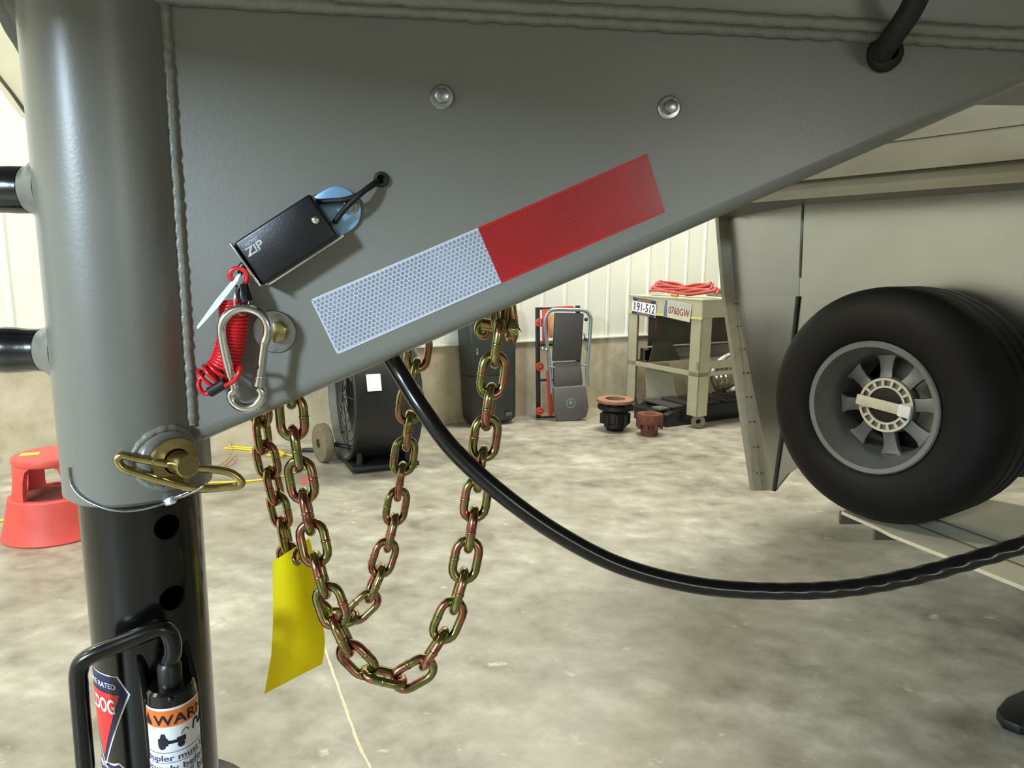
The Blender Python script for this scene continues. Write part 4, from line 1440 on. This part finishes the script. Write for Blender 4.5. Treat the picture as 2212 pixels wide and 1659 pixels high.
MB().lathe([(.078, .222), (.138, .222), (.142, .228), (.142, .244), (.138, .249), (.078, .249)], ho + Vector((-.004, 0, 0)), V, 48, closed=True).build('brake_disc', 'iron_rust_light', hb)
ho2 = at_floor(1402, 939)
hb2 = thing('rusty_hub', 'small rusty brown wheel hub standing on the floor beside the discs', 'wheel hub', ho2)
MB().lathe([(.03, .0), (.062, .0), (.066, .05), (.070, .085), (.098, .09), (.100, .15), (.094, .165), (.06, .168), (.045, .16), (.03, .12)], ho2, V, 40, closed=True).build('hub', 'iron_rust', hb2)
for k in range(8):
    a = 2 * PI * (k + .5) / 8
    c = ho2 + Vector((math.cos(a) * .088, math.sin(a) * .088, .09))
    MB().cyl(c - V * .035, c + V * .06, .014, 10).build('stud_boss', 'iron_rust', hb2)

# workshop cart
KF = at_floor(1503, 928)
K1, K2 = WT, -WN
KH, KL, KD = 1.0, 1.5, 0.86


def KP(a, b, z):
    return KF + K1 * a + K2 * b + V * z


ck_ = thing('shop_cart', 'pale metal cart on casters holding aluminium offcuts by the white wall', 'cart', KF)
for a, b in ((0, 0), (KL, 0), (0, KD), (KL, KD)):
    sa, sb = (1 if a == 0 else -1), (1 if b == 0 else -1)
    lg = MB()
    z0, h = .10, KH - .10
    lg.box(KP(a + sa * .055, b + sb * .004, z0 + h / 2), (.11, .008, h), (K1, K2, V))
    lg.box(KP(a + sa * .004, b + sb * .055, z0 + h / 2), (.008, .11, h), (K1, K2, V))
    lg.box(KP(a + sa * .028, b + sb * .010, z0 + h / 2), (.012, .006, h), (K1, K2, V))
    lg.build('leg', 'cart_paint', ck_, smooth=0)
    cc = KP(a + sa * .05, b + sb * .03, .055)
    cs = MB().lathe([(.02, .016), (.05, .014), (.054, .006), (.054, -.006), (.05, -.014), (.02, -.016)], cc, (K1 * .6 + K2 * .8), 28, closed=True).build('caster', 'tan_wheel', ck_)
    MB().box(cc + V * .05, (.06, .05, .02), (K1, K2, V)).build('fork', 'zinc', cs, bevel=.003)
tp2 = MB()
tp2.box(KP(KL / 2, KD / 2, KH + .006), (KL + .02, KD + .02, .014), (K1, K2, V))
tp2.build('top', 'cart_paint', ck_, bevel=.003)
for nm, c, sz in (('apron', KP(-.001, KD / 2, KH - .065), (.006, KD, .13)), ('apron', KP(KL / 2, -.001, KH - .065), (KL, .006, .13)), ('apron', KP(KL / 2, KD + .001, KH - .065), (KL, .006, .13))):
    MB().box(c, sz, (K1, K2, V)).build(nm, 'cart_paint', ck_, smooth=0)
MB().box(KP(-.006, KD / 2, KH - .136), (.008, KD + .02, .014), (K1, K2, V)).build('edge_strip', 'strip_green', ck_, smooth=0)
for a, b, sz in ((0.01, KD / 2, (.02, KD, .035)), (KL / 2, .01, (KL, .02, .03)), (KL / 2, KD - .01, (KL, .02, .035))):
    MB().box(KP(a, b, .43), sz, (K1, K2, V)).build('stretcher', 'cart_paint', ck_, smooth=0)
MB().box(KP(KL / 2, .02, .50), (KL, .03, .06), (K1, K2, V)).build('stretcher', 'cart_paint', ck_, smooth=0)
MB().box(KP(.04, .55, KH - .20), (.012, .012, .13), (K1, K2, V)).build('hook', 'iron_rust', ck_)
# things on and in the cart
pa = MB().box(KP(KL / 2 + .05, KD - .09, .72), (KL - .2, .012, .30), (K1, K2, V)).build('metal_sheet', 'aluminium_dull', smooth=0)
tag(pa, 'flat grey metal panel standing upright at the back of the cart', 'panel')
cbm2 = MB()
cbm2.box(KP(KL / 2, KD - .14, .505), (KL - .1, .06, .11), (K1, K2, V))
cbm2.box(KP(KL / 2, KD - .18, .555), (KL - .1, .03, .012), (K1, K2, V))
cbm2.box(KP(KL / 2, KD - .18, .455), (KL - .1, .03, .012), (K1, K2, V))
tag(cbm2.build('metal_channel', 'aluminium', smooth=0), 'long aluminium channel lying along the back rail of the cart', 'channel')
gsp = MB().prism([KP(.10, KD - .22, .62), KP(.30, KD - .22, .62), KP(.42, KD - .22, .45), KP(.06, KD - .22, .45)], K2 * .008)
tag(gsp.build('metal_offcut', 'aluminium_dull', smooth=0), 'pale tapered metal offcut leaning on the long channel', 'offcut')
lp_ = MB().prism([KP(.06, .64, .06), KP(.40, .62, .06), KP(.34, .70, .42), KP(.10, .72, .42)], K2 * .012)
tag(lp_.build('metal_offcut', 'cart_paint', smooth=0), 'pale sheet offcut leaning below the cart stretcher', 'offcut')
rp = thing('plastic_ramp', 'black plastic ramp lying on the floor under the cart', 'ramp', KP(.5, .2, 0))
rb = MB()
rb.prism([KP(-.16, .56, .0), KP(-.16, .56, .10), KP(-.05, .56, .14), KP(1.2, .56, .14), KP(1.2, .56, .0)], K2 * -.40)
rb.build('body', 'black_plastic', rp, bevel=.012)
rb = MB()
for i in range(6):
    rb.box(KP(-.02 + i * .2, .36, .150), (.13, .36, .02), (K1, K2, V))
rb.build('tread', 'pad_vinyl', rp, bevel=.005)
MB().box(KP(-.10, .27, .135), (.16, .10, .02), (K1, K2, V + K1 * 0.0)).build('lip', 'pad_light', rp, bevel=.005)
for k in range(4):
    o = KP(.50 + k * .055, .16, .40)
    tr_ = MB().lathe([(.15, -.012), (.172, -.018), (.186, .004), (.182, .012), (.16, .006)], o, (K1 * .85 - V * .45), 48, closed=True).build('trim_ring', 'chrome')
    tag(tr_, ('leftmost', 'second', 'third', 'rightmost')[k] + ' of four chrome trim rings hanging together inside the cart', 'trim ring', 'chrome rings in the cart')
bx = MB().box(KP(.62, .35, KH + .045), (.26, .22, .06), (K1, K2, V)).build('metal_bar', 'aluminium', bevel=.01)
tag(bx, 'short silver metal bar on the cart top beside the red hose', 'bar')
# coiled red hose
hs = thing('air_hose', 'coiled red air hose lying on top of the cart', 'hose', KP(.05, .4, KH + .02))
hpth = []
NT_ = 5
for i in range(NT_ * 36 + 1):
    a = 2 * PI * i / 36
    k = i / 36
    rx = 0.37 - 0.02 * k
    px_ = rx * math.cos(a)
    py_ = (0.15 - 0.016 * k) * math.sin(a) * (0.30 + 0.70 * abs(math.cos(a)))
    hz_k = .016 + .014 * k + .045 * abs(math.cos(a)) * (0.4 + 0.6 * (math.sin(a) > 0)) + .008 * math.sin(3 * a + 2 * k)
    hpth.append(KP(.17, .40, KH + .014 + hz_k) + (K2 * -px_ + K1 * py_ * 1.1))
MB().tube(hpth, .0105, 9).build('coil', 'hose_red', hs, smooth=60)
MB().cyl(KP(.015, .36, KH + .028), KP(.01, .28, KH + .026), .011, 12).build('fitting', 'brass', hs)


# licence plates
def plate(name, b0, b1, tilt_, label, mplate):
    z0, z1 = KH - .145, KH - .005
    o = KP(-.016, b0, 0)
    ex = K2 * -1
    w_ = b0 - b1
    t_ = thing(name, label, 'licence plate', KP(-.016, b0, z0))

    def P(x, y, off=0.0):
        sx, sy = x * w_, y * (z1 - z0)
        c, s = math.cos(tilt_), math.sin(tilt_)
        return KP(-.012 - off, b0, z1) + ex * (sx * c - (sy - (z1 - z0)) * s * -1) + V * ((sy - (z1 - z0)) * c - sx * s)
    MB().prism([P(0, 0), P(1, 0), P(1, 1), P(0, 1)], K1 * -.002).build('plate_sheet', mplate, t_, smooth=0)
    return t_, P


p1, P1 = plate('licence_plate', .80, .50, rad(4), 'white licence plate with dark blue bands reading 91-512 on the cart', 'white_print')
for y0, y1 in ((0, .17), (.80, 1.0)):
    MB().add([P1(0.01, y0, .003), P1(.99, y0, .003), P1(.99, y1, .003), P1(0.01, y1, .003)], [(0, 1, 2, 3)]).build('blue_band', 'navy_print', p1, smooth=0)
for y0, y1, x0, x1 in ((.03, .14, .22, .78), (.84, .95, .2, .8)):
    MB().add([P1(x0, y0, .0035), P1(x1, y0, .0035), P1(x1, y1, .0035), P1(x0, y1, .0035)], [(0, 1, 2, 3)]).build('band_print', mat('band_print', (130, 104, 84), 0.6, 0, 0.1, 60), p1, smooth=0)
tx = MB()
text_on(tx, '91-512', 1.0, lambda x, y: P1(.20 + x, .24 + y * .70, .0035), width=.76, bold=.006)
text_on(tx, 'B', 1.0, lambda x, y: P1(.07 + x, .50 + y * .34, .0035), width=.08, bold=.006)
text_on(tx, 'B', 1.0, lambda x, y: P1(.07 + x, .24 + y * .34, .0035), width=.08, bold=.006)
tx.build('lettering', 'ink', p1, smooth=0)
p2, P2 = plate('licence_plate', .40, .10, rad(5), 'faded pale licence plate with red letters and blue edge on the cart', 'beige_plate')
MB().add([P2(0.01, .02, .003), P2(.14, .02, .003), P2(.10, .97, .003), P2(0.01, .97, .003)], [(0, 1, 2, 3)]).build('blue_edge', mat('blue_edge', (92, 106, 126), 0.6, 0, 0.2, 60), p2, smooth=0)
MB().add([P2(.14, .72, .003), P2(.97, .72, .003), P2(.97, .96, .003), P2(.11, .96, .003)], [(0, 1, 2, 3)]).build('sky_band', mat('sky_band', (168, 178, 172), 0.6, 0, 0.1, 60), p2, smooth=0)
tx = MB()
text_on(tx, '0760GW', 1.0, lambda x, y: P2(.17 + x, .26 + y * .58, .0035), width=.79, bold=.006)
tx.build('lettering', 'faded_red_ink', p2, smooth=0)

# beige cover with a dark bead, upper left by the wall
cv = thing('beige_cover', 'beige hanging cover with dark piping along its curved lower edge', 'cover', at_y(20, 200, 3.2))
cp_ = [(-200, -30), (-60, 110), (0, 196), (20, 224), (42, 250), (70, 268), (120, 280), (200, 276), (260, 200), (260, -200), (-200, -200)]
cvm = MB().prism([at_y(x, y, 3.2) for x, y in cp_], Vector((0, 0.12, 0)))
cvm.build('fabric', 'cover_beige', cv, bevel=.01)
MB().tube(spline([at_y(x, y, 3.19) for x, y in ((-120, 20), (-40, 118), (0, 170), (24, 200), (44, 228), (56, 244), (66, 250))], 6), .0065, 8).build('piping', 'frame_black', cv)
